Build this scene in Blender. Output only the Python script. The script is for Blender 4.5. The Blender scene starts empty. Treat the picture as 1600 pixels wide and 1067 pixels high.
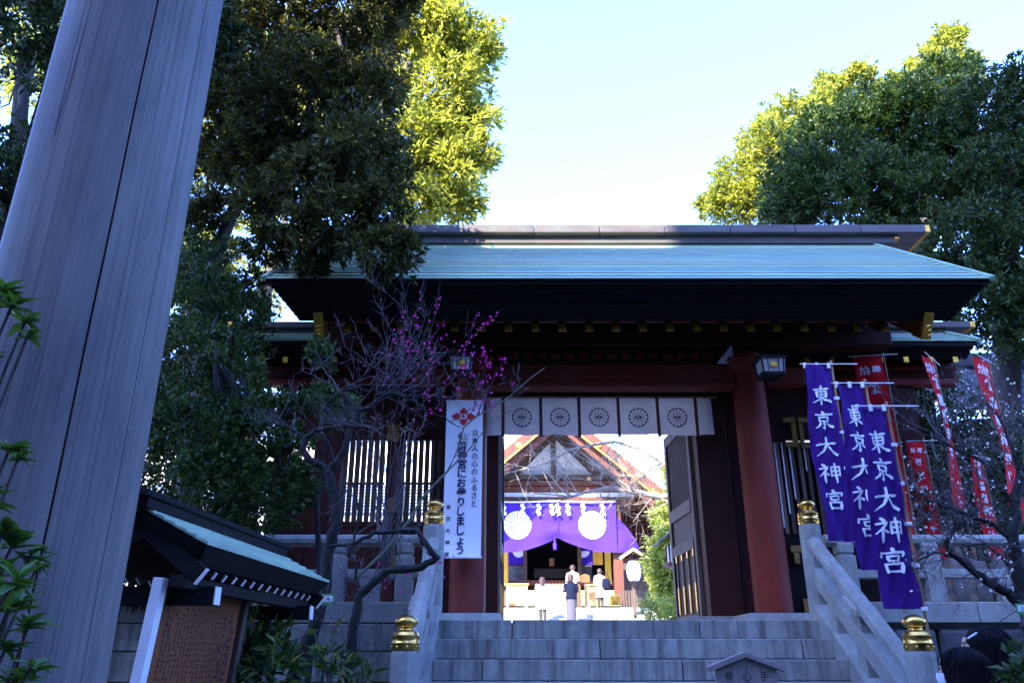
import bpy, bmesh, math, random
import numpy as np
from mathutils import Vector, Matrix
R = math.radians
random.seed(7)
SC = bpy.context.scene
COL = SC.collection
EYE = 1.5                      # camera height above the street in metres
PITCH = R(21.8)
FOC = 1244.0                   # focal length in pixels of the 1600 px wide photograph

# ---------------------------------------------------------------- camera, sky, sun, exposure
cam = bpy.data.cameras.new('camera'); cam.sensor_width = 36; cam.lens = 36 * FOC / 1600
cam.clip_start = 0.05; cam.clip_end = 3000
camo = bpy.data.objects.new('camera', cam); COL.objects.link(camo)
camo.location = (0, 0, EYE); camo.rotation_euler = (math.pi / 2 + PITCH, 0, 0)
SC.camera = camo
SUN_EL = R(38); SUN_DX, SUN_DY = 0.50, 0.866           # the light travels forward and to the right
w = bpy.data.worlds.new('World'); SC.world = w; w.use_nodes = True
nt = w.node_tree; bg = nt.nodes['Background']
sky = nt.nodes.new('ShaderNodeTexSky'); sky.sky_type = 'NISHITA'; sky.sun_disc = False
sky.sun_elevation = SUN_EL; sky.sun_rotation = math.atan2(-SUN_DX, -SUN_DY)
sky.altitude = 20; sky.air_density = 1.2; sky.dust_density = 1.6; sky.ozone_density = 2.0
tint = nt.nodes.new('ShaderNodeMixRGB'); tint.blend_type = 'MULTIPLY'; tint.inputs[0].default_value = 1; tint.inputs[2].default_value = (.93, 1.24, 2.5, 1)
nt.links.new(sky.outputs[0], tint.inputs[1]); nt.links.new(tint.outputs[0], bg.inputs[0]); bg.inputs[1].default_value = 0.15
sl = bpy.data.lights.new('sun', 'SUN'); sl.energy = 5; sl.angle = R(0.5); sl.color = (1, .93, .82)
so = bpy.data.objects.new('sun', sl); COL.objects.link(so)
so.rotation_euler = Vector((SUN_DX * math.cos(SUN_EL), SUN_DY * math.cos(SUN_EL), -math.sin(SUN_EL))).to_track_quat('-Z', 'Y').to_euler()
SC.view_settings.view_transform = 'Standard'; SC.view_settings.look = 'None'
SC.view_settings.exposure = 2.6; SC.view_settings.gamma = 1; SC.view_settings.use_curve_mapping = False

# ---------------------------------------------------------------- helpers
def P(px, py, Y):
    """a pixel of the photograph and a distance -> point in the place"""
    u = (px - 800) / FOC; v = (533.5 - py) / FOC
    dy = math.cos(PITCH) - v * math.sin(PITCH); dz = math.sin(PITCH) + v * math.cos(PITCH)
    s = Y / dy
    return Vector((u * s, Y, dz * s + EYE))
def PX(px, py, Y): return P(px, py, Y).x
def PZ(py, Y): return P(800, py, Y).z

def tag(o, label=None, cat=None, group=None, kind=None):
    if label: o['label'] = label
    if cat: o['category'] = cat
    if group: o['group'] = group
    if kind: o['kind'] = kind
    return o
def thing(name, label, cat, loc=(0, 0, 0), rz=0, group=None):
    o = bpy.data.objects.new(name, None); COL.objects.link(o); o.empty_display_size = .1
    o.location = loc; o.rotation_euler = (0, 0, rz)
    return tag(o, label, cat, group)
def origin(o):
    v = Vector((0, 0, 0))
    while o is not None: v += o.location; o = o.parent
    return v
def link(name, me, mat=None, parent=None, loc=(0, 0, 0)):
    o = bpy.data.objects.new(name, me); COL.objects.link(o); o.location = loc
    if mat is not None and not me.materials: me.materials.append(mat)
    if parent is not None: o.parent = parent
    return o

class MB:
    def __init__(s): s.v = []; s.f = []; s.m = []; s.cm = 0
    def add(s, vs, fs):
        n = len(s.v); s.v += [tuple(p) for p in vs]; s.f += [tuple(i + n for i in f) for f in fs]; s.m += [s.cm] * len(fs); return s
    def box(s, x0, x1, y0, y1, z0, z1):
        return s.add([(x0, y0, z0), (x1, y0, z0), (x1, y1, z0), (x0, y1, z0), (x0, y0, z1), (x1, y0, z1), (x1, y1, z1), (x0, y1, z1)],
                     [(0, 3, 2, 1), (4, 5, 6, 7), (0, 1, 5, 4), (1, 2, 6, 5), (2, 3, 7, 6), (3, 0, 4, 7)])
    def hexa(s, a):   # 8 corners in box order
        return s.add(a, [(0, 3, 2, 1), (4, 5, 6, 7), (0, 1, 5, 4), (1, 2, 6, 5), (2, 3, 7, 6), (3, 0, 4, 7)])
    def bar(s, p, q, wd, ht, up=(0, 0, 1)):
        p = Vector(p); q = Vector(q); d = (q - p).normalized(); u = Vector(up)
        sd = d.cross(u).normalized(); u = sd.cross(d).normalized()
        a = []
        for o in (-1, 1):
            for (pt, k) in ((p, -1), (p, 1), (q, 1), (q, -1)):
                a.append(pt + sd * (wd / 2 * k) + u * (ht / 2 * o))
        return s.hexa(a)
    def tube(s, pts, rad, n=6, cap=True):
        pts = [Vector(p) for p in pts]; m = len(pts)
        if not hasattr(rad, '__len__'): rad = [rad] * m
        ref = Vector((.31, .17, .93)); vs = []
        for i, p in enumerate(pts):
            d = (pts[min(i + 1, m - 1)] - pts[max(i - 1, 0)])
            d = d.normalized() if d.length > 1e-9 else Vector((0, 0, 1))
            if abs(d.dot(ref)) > .97: ref = Vector((.9, .3, .1))
            a = d.cross(ref).normalized(); b = d.cross(a)
            for k in range(n):
                t = 2 * math.pi * k / n
                vs.append(p + (a * math.cos(t) + b * math.sin(t)) * rad[i])
        fs = [(i * n + k, i * n + (k + 1) % n, (i + 1) * n + (k + 1) % n, (i + 1) * n + k) for i in range(m - 1) for k in range(n)]
        if cap: fs += [tuple(range(n - 1, -1, -1)), tuple((m - 1) * n + k for k in range(n))]
        return s.add(vs, fs)
    def loft(s, rings, cap=True):
        n = len(rings[0]); m = len(rings); vs = [p for r in rings for p in r]
        fs = [(i * n + k, i * n + (k + 1) % n, (i + 1) * n + (k + 1) % n, (i + 1) * n + k) for i in range(m - 1) for k in range(n)]
        if cap: fs += [tuple(range(n - 1, -1, -1)), tuple((m - 1) * n + k for k in range(n))]
        return s.add(vs, fs)
    def lathe(s, prof, c=(0, 0, 0), n=24, sx=1, sy=1):
        return s.loft([[(c[0] + r * sx * math.cos(2 * math.pi * k / n), c[1] + r * sy * math.sin(2 * math.pi * k / n), c[2] + z) for k in range(n)] for (r, z) in prof])
    def poly(s, pts): return s.add(pts, [tuple(range(len(pts)))])
    def build(s, name, mat, parent=None, bevel=0, smooth=False, off=None, double=False):
        me = bpy.data.meshes.new(name)
        o = Vector(off) if off is not None else (origin(parent) if parent is not None else Vector((0, 0, 0)))
        me.from_pydata([(p[0] - o.x, p[1] - o.y, p[2] - o.z) for p in s.v], [], s.f); me.update()
        mats = mat if isinstance(mat, (list, tuple)) else [mat]
        for m_ in mats: me.materials.append(m_)
        if len(mats) > 1: me.polygons.foreach_set('material_index', s.m)
        if smooth: me.polygons.foreach_set('use_smooth', [True] * len(me.polygons))
        ob = link(name, me, None, parent)
        if bevel:
            b = ob.modifiers.new('bevel', 'BEVEL'); b.width = bevel; b.segments = 2; b.limit_method = 'ANGLE'; b.angle_limit = R(40)
        if smooth and not bevel: me.set_sharp_from_angle(angle=R(50))
        return ob
def bx(name, mat, parent, x0, x1, y0, y1, z0, z1, bevel=.006):
    return MB().box(x0, x1, y0, y1, z0, z1).build(name, mat, parent, bevel)

# ---------------------------------------------------------------- materials
def newmat(name):
    m = bpy.data.materials.new(name); m.use_nodes = True
    n = m.node_tree.nodes; l = m.node_tree.links; return m, n, l, n['Principled BSDF']
def surf(name, c, c2=None, rough=.75, metal=0, scale=(6, 6, 6), detail=6, bump=.15, bscale=None, fine=60, rnd=.12, spec=.35, stain=None, stain_scale=(1.2, 1.2, .6), lo=.35, hi=.68):
    """two-tone weathered surface: noise mix, per-object tone, fine relief, optional stains"""
    m, n, l, b = newmat(name)
    c2 = c2 or tuple(x * .7 for x in c)
    tc = n.new('ShaderNodeTexCoord'); mp = n.new('ShaderNodeMapping'); mp.inputs['Scale'].default_value = scale
    oi = n.new('ShaderNodeObjectInfo'); ad = n.new('ShaderNodeVectorMath'); ad.operation = 'ADD'
    ml = n.new('ShaderNodeVectorMath'); ml.operation = 'SCALE'; ml.inputs[3].default_value = 37.0
    cb = n.new('ShaderNodeCombineXYZ'); l.new(oi.outputs['Random'], cb.inputs[0]); l.new(oi.outputs['Random'], cb.inputs[1])
    l.new(cb.outputs[0], ml.inputs[0]); l.new(tc.outputs['Object'], ad.inputs[0]); l.new(ml.outputs[0], ad.inputs[1])
    l.new(ad.outputs[0], mp.inputs['Vector'])
    no = n.new('ShaderNodeTexNoise'); no.inputs['Scale'].default_value = 1; no.inputs['Detail'].default_value = detail; no.inputs['Roughness'].default_value = .62
    l.new(mp.outputs[0], no.inputs['Vector'])
    rp = n.new('ShaderNodeValToRGB'); rp.color_ramp.elements[0].position = lo; rp.color_ramp.elements[1].position = hi
    rp.color_ramp.elements[0].color = (*c2, 1); rp.color_ramp.elements[1].color = (*c, 1)
    l.new(no.outputs[0], rp.inputs[0])
    out = rp.outputs[0]
    if stain:
        m2 = n.new('ShaderNodeMapping'); m2.inputs['Scale'].default_value = stain_scale; l.new(ad.outputs[0], m2.inputs['Vector'])
        n2 = n.new('ShaderNodeTexNoise'); n2.inputs['Scale'].default_value = 1; n2.inputs['Detail'].default_value = 8; n2.inputs['Roughness'].default_value = .7
        l.new(m2.outputs[0], n2.inputs['Vector'])
        r2 = n.new('ShaderNodeValToRGB'); r2.color_ramp.elements[0].position = .45; r2.color_ramp.elements[1].position = .7
        l.new(n2.outputs[0], r2.inputs[0])
        mx = n.new('ShaderNodeMixRGB'); mx.inputs[2].default_value = (*stain, 1); l.new(r2.outputs[0], mx.inputs[0]); l.new(out, mx.inputs[1]); out = mx.outputs[0]
    if rnd:
        hs = n.new('ShaderNodeHueSaturation'); mr = n.new('ShaderNodeMapRange'); mr.inputs[3].default_value = 1 - rnd; mr.inputs[4].default_value = 1 + rnd
        l.new(oi.outputs['Random'], mr.inputs[0]); l.new(mr.outputs[0], hs.inputs['Value']); l.new(out, hs.inputs['Color']); out = hs.outputs[0]
    l.new(out, b.inputs['Base Color']); b.inputs['Roughness'].default_value = rough; b.inputs['Metallic'].default_value = metal
    b.inputs['Specular IOR Level'].default_value = spec
    if bump:
        n3 = n.new('ShaderNodeTexNoise'); n3.inputs['Scale'].default_value = fine; n3.inputs['Detail'].default_value = 4
        if bscale:
            m3 = n.new('ShaderNodeMapping'); m3.inputs['Scale'].default_value = bscale; l.new(ad.outputs[0], m3.inputs['Vector']); l.new(m3.outputs[0], n3.inputs['Vector']); n3.inputs['Scale'].default_value = 1
        else: l.new(tc.outputs['Object'], n3.inputs['Vector'])
        bp = n.new('ShaderNodeBump'); bp.inputs['Strength'].default_value = bump; bp.inputs['Distance'].default_value = .01
        l.new(n3.outputs[0], bp.inputs['Height']); l.new(bp.outputs[0], b.inputs['Normal'])
    return m
def flat(name, c, rough=.7, metal=0, spec=.3, emit=0):
    m, n, l, b = newmat(name); b.inputs['Base Color'].default_value = (*c, 1); b.inputs['Roughness'].default_value = rough
    b.inputs['Metallic'].default_value = metal; b.inputs['Specular IOR Level'].default_value = spec
    return m
def cloth(name, c, trans=.25, var=.12):
    m, n, l, b = newmat(name); out = n['Material Output']
    tc = n.new('ShaderNodeTexCoord'); no = n.new('ShaderNodeTexNoise'); no.inputs['Scale'].default_value = 5; no.inputs['Detail'].default_value = 5
    l.new(tc.outputs['Object'], no.inputs['Vector'])
    rp = n.new('ShaderNodeValToRGB'); rp.color_ramp.elements[0].color = (*[x * (1 - var) for x in c], 1); rp.color_ramp.elements[1].color = (*c, 1)
    rp.color_ramp.elements[0].position = .3; rp.color_ramp.elements[1].position = .65
    l.new(no.outputs[0], rp.inputs[0]); l.new(rp.outputs[0], b.inputs['Base Color']); b.inputs['Roughness'].default_value = .85; b.inputs['Specular IOR Level'].default_value = .15
    wv = n.new('ShaderNodeTexNoise'); wv.inputs['Scale'].default_value = 400
    l.new(tc.outputs['Object'], wv.inputs['Vector']); bp = n.new('ShaderNodeBump'); bp.inputs['Strength'].default_value = .12; bp.inputs['Distance'].default_value = .003
    l.new(wv.outputs[0], bp.inputs['Height']); l.new(bp.outputs[0], b.inputs['Normal'])
    tr = n.new('ShaderNodeBsdfTranslucent'); l.new(rp.outputs[0], tr.inputs[0]); mx = n.new('ShaderNodeMixShader'); mx.inputs[0].default_value = trans
    l.new(b.outputs[0], mx.inputs[1]); l.new(tr.outputs[0], mx.inputs[2]); l.new(mx.outputs[0], out.inputs[0])
    return m
def leafmat(name, dark, mid, light, trans=.35, gloss=.35):
    m, n, l, b = newmat(name); out = n['Material Output']
    g = n.new('ShaderNodeNewGeometry'); rp = n.new('ShaderNodeValToRGB'); e = rp.color_ramp.elements
    e[0].color = (*dark, 1); e[1].color = (*light, 1); e[0].position = 0; e[1].position = 1
    k = e.new(.55); k.color = (*mid, 1)
    l.new(g.outputs['Random Per Island'], rp.inputs[0]); l.new(rp.outputs[0], b.inputs['Base Color'])
    b.inputs['Roughness'].default_value = .42; b.inputs['Specular IOR Level'].default_value = gloss
    hs = n.new('ShaderNodeHueSaturation'); hs.inputs['Hue'].default_value = .485; hs.inputs['Saturation'].default_value = 1.08; hs.inputs['Value'].default_value = 1.9
    l.new(rp.outputs[0], hs.inputs['Color'])
    tr = n.new('ShaderNodeBsdfTranslucent'); l.new(hs.outputs[0], tr.inputs[0]); mx = n.new('ShaderNodeMixShader'); mx.inputs[0].default_value = trans
    l.new(b.outputs[0], mx.inputs[1]); l.new(tr.outputs[0], mx.inputs[2]); l.new(mx.outputs[0], out.inputs[0])
    return m
def wood(name, c, c2, crack=(.02, .018, .016), gs=14, ring=True, bump=.5, cracks=True, rough=.7, axis=2):
    """weathered timber: long grain, pale bands and thin dark checks along one axis"""
    m, n, l, b = newmat(name)
    tc = n.new('ShaderNodeTexCoord')
    def mapping(a, lng):
        mp = n.new('ShaderNodeMapping'); s = [a, a, a]; s[axis] = lng; mp.inputs['Scale'].default_value = s; l.new(tc.outputs['Object'], mp.inputs['Vector']); return mp
    def noise(mp, det=6, dist=0):
        t = n.new('ShaderNodeTexNoise'); t.inputs['Scale'].default_value = 1; t.inputs['Detail'].default_value = det; t.inputs['Roughness'].default_value = .6
        t.inputs['Distortion'].default_value = dist; l.new(mp.outputs[0], t.inputs['Vector']); return t
    g1 = noise(mapping(gs * 8, 1.4), 6); g2 = noise(mapping(gs * .45, .35), 4, .4); g3 = noise(mapping(gs * .55, .045), 1.5, .0); g4 = noise(mapping(gs * 16, 2.5), 3)
    rp = n.new('ShaderNodeValToRGB'); rp.color_ramp.elements[0].color = (*c2, 1); rp.color_ramp.elements[1].color = (*c, 1)
    rp.color_ramp.elements[0].position = .38; rp.color_ramp.elements[1].position = .62
    mix = n.new('ShaderNodeMath'); mix.operation = 'MULTIPLY_ADD'; mix.inputs[1].default_value = .5
    h2 = n.new('ShaderNodeMath'); h2.operation = 'MULTIPLY'; h2.inputs[1].default_value = .5; l.new(g2.outputs[0], h2.inputs[0])
    l.new(g1.outputs[0], mix.inputs[0]); l.new(h2.outputs[0], mix.inputs[2]); l.new(mix.outputs[0], rp.inputs[0])
    fine = n.new('ShaderNodeMixRGB'); fine.blend_type = 'MULTIPLY'; fine.inputs[0].default_value = .33; l.new(rp.outputs[0], fine.inputs[1])
    fr = n.new('ShaderNodeValToRGB'); fr.color_ramp.elements[0].position = .3; fr.color_ramp.elements[1].position = .6; fr.color_ramp.elements[0].color = (.35, .35, .35, 1)
    l.new(g4.outputs[0], fr.inputs[0]); l.new(fr.outputs[0], fine.inputs[2])
    ck = n.new('ShaderNodeMath'); ck.operation = 'SUBTRACT'; ck.inputs[1].default_value = .5; l.new(g3.outputs[0], ck.inputs[0])
    ab = n.new('ShaderNodeMath'); ab.operation = 'ABSOLUTE'; l.new(ck.outputs[0], ab.inputs[0])
    cr = n.new('ShaderNodeValToRGB'); cr.color_ramp.elements[0].position = .0006; cr.color_ramp.elements[1].position = .0022; l.new(ab.outputs[0], cr.inputs[0])
    mx = n.new('ShaderNodeMixRGB'); mx.inputs[1].default_value = (*crack, 1); l.new(cr.outputs[0], mx.inputs[0]); l.new(fine.outputs[0], mx.inputs[2])
    l.new((mx if cracks else fine).outputs[0], b.inputs['Base Color']); b.inputs['Roughness'].default_value = rough; b.inputs['Specular IOR Level'].default_value = .25
    if cracks:                                              # weather blotches and pale scuffs
        wt = n.new('ShaderNodeTexNoise'); wt.inputs['Scale'].default_value = 2.2; wt.inputs['Detail'].default_value = 8; wt.inputs['Roughness'].default_value = .7
        m5 = n.new('ShaderNodeMapping'); m5.inputs['Scale'].default_value = (1.6, 1.6, .55); l.new(tc.outputs['Object'], m5.inputs['Vector']); l.new(m5.outputs[0], wt.inputs['Vector'])
        wr = n.new('ShaderNodeValToRGB'); wr.color_ramp.elements[0].position = .3; wr.color_ramp.elements[1].position = .72; wr.color_ramp.elements[0].color = (.62, .62, .68, 1); wr.color_ramp.elements[1].color = (1.25, 1.22, 1.2, 1)
        l.new(wt.outputs[0], wr.inputs[0]); wm = n.new('ShaderNodeMixRGB'); wm.blend_type = 'MULTIPLY'; wm.inputs[0].default_value = 1; l.new(mx.outputs[0], wm.inputs[1]); l.new(wr.outputs[0], wm.inputs[2])
        l.new(wm.outputs[0], b.inputs['Base Color'])
    hm = n.new('ShaderNodeMath'); hm.operation = 'MULTIPLY_ADD'; hm.inputs[1].default_value = .35; l.new(g1.outputs[0], hm.inputs[0])
    if cracks: l.new(cr.outputs[0], hm.inputs[2])
    bp = n.new('ShaderNodeBump'); bp.inputs['Strength'].default_value = bump; bp.inputs['Distance'].default_value = .006; l.new(hm.outputs[0], bp.inputs['Height']); l.new(bp.outputs[0], b.inputs['Normal'])
    return m

M = {}
M['granite'] = surf('granite', (.31, .315, .26), (.20, .205, .175), rough=.85, scale=(9, 9, 9), bump=.3, fine=140, stain=(.055, .05, .042), stain_scale=(11, 11, .7), rnd=.10)
M['granite_pale'] = surf('pale_granite', (.31, .31, .26), (.235, .235, .20), rough=.85, scale=(34, 34, 34), bump=.3, fine=160, stain=(.17, .165, .14), stain_scale=(5, 5, 2), rnd=.06)
M['stone_dark'] = surf('dark_rubble', (.12, .12, .12), (.05, .05, .05), rough=.9, scale=(5, 5, 5), bump=.5, fine=40, rnd=.3)
M['paving'] = surf('court_paving', (.55, .53, .49), (.45, .43, .40), rough=.85, scale=(4, 4, 4), bump=.1, rnd=.05)
M['asphalt'] = surf('street_asphalt', (.07, .07, .07), (.04, .04, .04), rough=.9, scale=(3, 3, 3), bump=.4, fine=120)
M['soil'] = surf('garden_soil', (.06, .045, .03), (.025, .02, .015), rough=.95, scale=(7, 7, 7), bump=.8, fine=30)
M['bengara'] = surf('red_brown_paint', (.195, .028, .013), (.13, .021, .011), spec=.15, rough=.6, scale=(5, 5, 1.2), bump=.12, fine=25, rnd=.08, stain=(.14, .038, .025), stain_scale=(3, 3, .7))
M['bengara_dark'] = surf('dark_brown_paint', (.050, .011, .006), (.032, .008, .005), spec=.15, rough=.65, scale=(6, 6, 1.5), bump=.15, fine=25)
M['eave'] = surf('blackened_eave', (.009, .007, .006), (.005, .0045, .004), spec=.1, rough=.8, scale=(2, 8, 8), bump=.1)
M['copper'] = surf('verdigris_copper', (.28, .41, .245), (.205, .32, .20), rough=.5, metal=0, scale=(2.2, 5, 5), bump=.1, fine=30, rnd=.14, spec=.5, stain=(.17, .25, .18), stain_scale=(1.1, 4, 4))
M['copper_dark'] = surf('brown_copper', (.085, .06, .055), (.05, .038, .036), rough=.6, scale=(1.5, 6, 6), bump=.08, spec=.3, rnd=.08, stain=(.08, .085, .08), stain_scale=(2, 8, 8))
M['gold'] = surf('gilt_metal', (.78, .43, .07), (.46, .24, .04), rough=.42, metal=1, scale=(20, 20, 20), bump=.06, fine=90, rnd=.05)
M['brass'] = surf('aged_brass', (.82, .50, .12), (.48, .27, .06), rough=.28, metal=1, scale=(12, 12, 5), bump=.05, fine=90, rnd=.05)
M['white_paint'] = surf('white_paint', (.75, .74, .70), (.62, .61, .58), rough=.6, scale=(5, 5, 5), bump=.05)
M['plaster'] = surf('white_plaster', (.78, .76, .72), (.70, .68, .64), rough=.85, scale=(2, 2, 2), bump=.1)
M['black'] = flat('black_lacquer', (.012, .012, .012), .35)
M['ink'] = flat('black_ink', (.012, .012, .018), .8)
M['ink_blue'] = flat('navy_print', (.012, .010, .055), .8)
M['print_red'] = flat('red_print', (.50, .02, .03), .8)
M['print_white'] = cloth('white_print', (.80, .80, .80), .15, .06)
M['noren'] = cloth('grey_white_cotton', (.80, .76, .74), .3)
M['strap'] = cloth('brown_strap', (.10, .05, .035), .1)
M['purple'] = cloth('purple_cloth', (.07, .028, .46), .30)
M['flag'] = cloth('indigo_flag', (.045, .010, .15), .22)
M['red_cloth'] = cloth('red_flag', (.72, .012, .022), .30)
M['banner_white'] = cloth('white_vinyl', (.80, .80, .80), .12, .05)
M['bamboo'] = surf('bamboo_pole', (.32, .19, .09), (.20, .11, .05), rough=.5, scale=(30, 30, 2), bump=.05)
M['white_pole'] = flat('white_plastic', (.75, .75, .75), .4)
M['torii'] = wood('grey_cypress', (.205, .185, .15), (.128, .116, .10), crack=(.03, .028, .03), gs=9, bump=.4)
M['greywood'] = wood('grey_board', (.27, .22, .19), (.18, .15, .135), gs=30, cracks=False, bump=.3)
M['brownwood'] = wood('dark_timber', (.10, .065, .045), (.05, .032, .024), gs=24, cracks=False, bump=.3)
M['boardwood'] = wood('cypress_board', (.24, .075, .018), (.15, .045, .012), gs=16, cracks=False, bump=.12)
M['doorwood'] = wood('door_timber', (.17, .12, .085), (.10, .07, .05), gs=24, cracks=False, bump=.25)
M['redwood'] = wood('hall_cypress', (.13, .045, .022), (.085, .028, .015), gs=14, cracks=False, bump=.2)
M['yellow'] = cloth('yellow_cloth', (.75, .42, .05), .3)
M['tablewood'] = wood('pale_table', (.60, .34, .12), (.48, .26, .08), gs=20, cracks=False, bump=.1)
M['paper'] = cloth('white_paper', (.80, .79, .74), .35, .03)
M['bark'] = surf('tree_bark', (.09, .075, .06), (.035, .03, .025), rough=.95, scale=(14, 14, 4), bump=1.0, bscale=(40, 40, 9))
M['bark_dark'] = surf('plum_bark', (.016, .013, .012), (.007, .006, .006), rough=.9, scale=(20, 20, 12), bump=1.0, bscale=(60, 60, 30), stain=(.026, .030, .02), stain_scale=(9, 9, 9))
M['twig'] = surf('grey_twig', (.13, .105, .10), (.05, .042, .042), rough=.85, scale=(20, 20, 20), bump=.2)
M['sun_bark'] = surf('pale_bark', (.36, .29, .22), (.20, .16, .12), rough=.9, scale=(12, 12, 12), bump=.5)
M['ridge_black'] = surf('blackened_copper', (.016, .014, .013), (.010, .009, .009), spec=.1, rough=.8, scale=(2, 8, 8), bump=.05)
M['gold_shaded'] = surf('shaded_gilt', (.30, .17, .035), (.16, .09, .02), rough=.6, metal=.5, scale=(20, 20, 20), bump=.1)  # gilt with shadow put into its colour, for the wing fittings
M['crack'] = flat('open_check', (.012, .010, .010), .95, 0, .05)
M['twig_green'] = surf('green_twig', (.14, .17, .10), (.08, .10, .06), rough=.8, scale=(20, 20, 20), bump=.2)
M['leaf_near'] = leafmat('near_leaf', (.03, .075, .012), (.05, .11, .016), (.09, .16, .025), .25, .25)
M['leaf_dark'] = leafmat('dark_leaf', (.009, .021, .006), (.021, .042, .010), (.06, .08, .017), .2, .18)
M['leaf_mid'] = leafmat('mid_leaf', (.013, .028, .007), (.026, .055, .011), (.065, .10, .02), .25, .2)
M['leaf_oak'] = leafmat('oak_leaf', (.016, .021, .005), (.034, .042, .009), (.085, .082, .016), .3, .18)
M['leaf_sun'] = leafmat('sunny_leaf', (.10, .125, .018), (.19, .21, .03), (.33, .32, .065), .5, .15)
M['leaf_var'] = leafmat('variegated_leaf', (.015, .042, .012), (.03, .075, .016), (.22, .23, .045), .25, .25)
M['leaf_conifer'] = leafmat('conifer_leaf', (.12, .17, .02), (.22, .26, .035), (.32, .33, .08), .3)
M['dryleaf'] = leafmat('dry_leaf', (.10, .06, .03), (.17, .11, .07), (.24, .16, .11), .3)
M['pink'] = leafmat('pink_petal', (.38, .02, .13), (.52, .035, .19), (.66, .09, .30), .35, .1)
M['white_petal'] = leafmat('white_petal', (.65, .62, .52), (.75, .73, .66), (.8, .8, .76), .3, .1)
M['skin'] = surf('skin', (.56, .33, .24), (.50, .28, .20), rough=.55, scale=(20, 20, 20), bump=.03, rnd=0)
M['hair_black'] = surf('black_hair', (.007, .005, .006), (.004, .003, .004), rough=.7, scale=(90, 90, 3), bump=.18, bscale=(260, 260, 6), rnd=0, spec=.10)
M['hair_brown'] = surf('brown_hair', (.045, .018, .010), (.025, .010, .006), rough=.45, scale=(90, 90, 3), bump=.5, bscale=(260, 260, 6), rnd=0)
def dye(name, c): return surf(name, c, tuple(x * .8 for x in c), rough=.9, scale=(12, 12, 12), bump=.25, fine=200, rnd=0, spec=.04)
M['coat_cream'] = dye('cream_wool', (.62, .54, .50)); M['coat_navy'] = dye('navy_down', (.008, .010, .022)); M['coat_white'] = dye('white_wool', (.72, .68, .62))
M['coat_beige'] = dye('beige_wool', (.62, .56, .46)); M['skirt_grey'] = dye('grey_skirt', (.075, .07, .08)); M['skirt_white'] = dye('pale_skirt', (.50, .50, .52)); M['tights'] = dye('dark_tights', (.05, .045, .04))
M['roof_tile'] = surf('grey_tile', (.17, .18, .20), (.10, .11, .12), rough=.6, scale=(6, 6, 6), bump=.2)
M['concrete'] = surf('facade_render', (.20, .19, .18), (.15, .145, .14), rough=.9, scale=(1, 1, 1), bump=.1)
M['glass'] = flat('window_glass', (.03, .035, .04), .08, 0, .5)
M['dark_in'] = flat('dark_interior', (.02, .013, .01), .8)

# ---------------------------------------------------------------- foliage and branch generators
def unit(a): return a / np.maximum(np.linalg.norm(a, axis=-1, keepdims=True), 1e-9)
def leaf_mesh(name, C, D, per, length, width, spread, rng, droop=0.0, up=.7):
    """rosettes of folded leaves: centres C, directions D"""
    n = len(C) * per
    c = np.repeat(C, per, 0); d = np.repeat(D, per, 0)
    ax = unit(d + rng.normal(0, spread, (n, 3)) - np.array([0, 0, droop]))
    ln = length * rng.uniform(.6, 1.2, n)[:, None]; wd = width * rng.uniform(.7, 1.2, n)[:, None]
    nr = rng.normal(0, .55, (n, 3)) + np.array([0, 0, up]); nr = unit(nr - ax * (nr * ax).sum(1, keepdims=True)); sd = np.cross(ax, nr)
    b = c + ax * ln * rng.uniform(0, .35, n)[:, None] + rng.normal(0, length * .25, (n, 3))
    V = np.stack([b, b + ax * ln * .45 + sd * wd * .5 + nr * wd * .16, b + ax * ln - nr * ln * .10, b + ax * ln * .45 - sd * wd * .5 + nr * wd * .16], 1).reshape(-1, 3)
    i = np.arange(n)[:, None] * 4
    F = np.concatenate([i + np.array([[0, 1, 2]]), i + np.array([[0, 2, 3]])], 1).reshape(-1, 3)
    me = bpy.data.meshes.new(name); me.vertices.add(len(V)); me.vertices.foreach_set('co', V.astype(np.float32).ravel())
    me.loops.add(F.size); me.loops.foreach_set('vertex_index', F.astype(np.int32).ravel())
    me.polygons.add(len(F)); me.polygons.foreach_set('loop_start', np.arange(0, F.size, 3, dtype=np.int32))
    me.update(calc_edges=True); return me
def lobes_points(lobes, dens, rng, hole=.5, shell=.35):
    """lobes (centre, radius xyz) -> cluster points and outward directions, thinned by a coarse 3-D pattern"""
    Cs = []; Ds = []
    for (c, r) in lobes:
        c = np.array(c); r = np.array(r); n = int(dens * (r[0] * r[1] * r[2]) ** (2 / 3) * 12)
        u = unit(rng.normal(0, 1, (n, 3))); q = shell + (1 - shell) * rng.uniform(0, 1, n) ** .6
        q = q * (1 + .16 * np.sin(u[:, 0] * 7 + c[0] * 5) * np.sin(u[:, 2] * 6 + c[2] * 3) + rng.normal(0, .12, n))
        p = c + u * r * q[:, None]
        s = np.sin(p[:, 0] * 5.1 + 1.7 * np.sin(p[:, 2] * 3.3)) + np.sin(p[:, 2] * 6.3 + 1.3 * np.sin(p[:, 1] * 4.1)) + np.sin(p[:, 1] * 4.7 + p[:, 0] * 2.2)
        k = s > (-3 + 3.6 * hole) + rng.normal(0, .5, n)
        Cs.append(p[k]); Ds.append(unit(u[k] + np.array([0, 0, .35]) + rng.normal(0, .35, (k.sum(), 3))))
    return np.concatenate(Cs), np.concatenate(Ds)
def L(px, py, Y, rpx, ry=None, rz=None):
    c = P(px, py, Y); r = rpx * Y / 1340; return ((c.x, c.y, c.z), (r, ry if ry else r * .9, (rz or rpx) * Y / 1400))
def wander(a, b, n, jit, rng):
    a = Vector(a); b = Vector(b); out = [a]
    for i in range(1, n): out.append(a.lerp(b, i / n) + Vector(rng.normal(0, jit, 3)))
    return out + [b]
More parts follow.
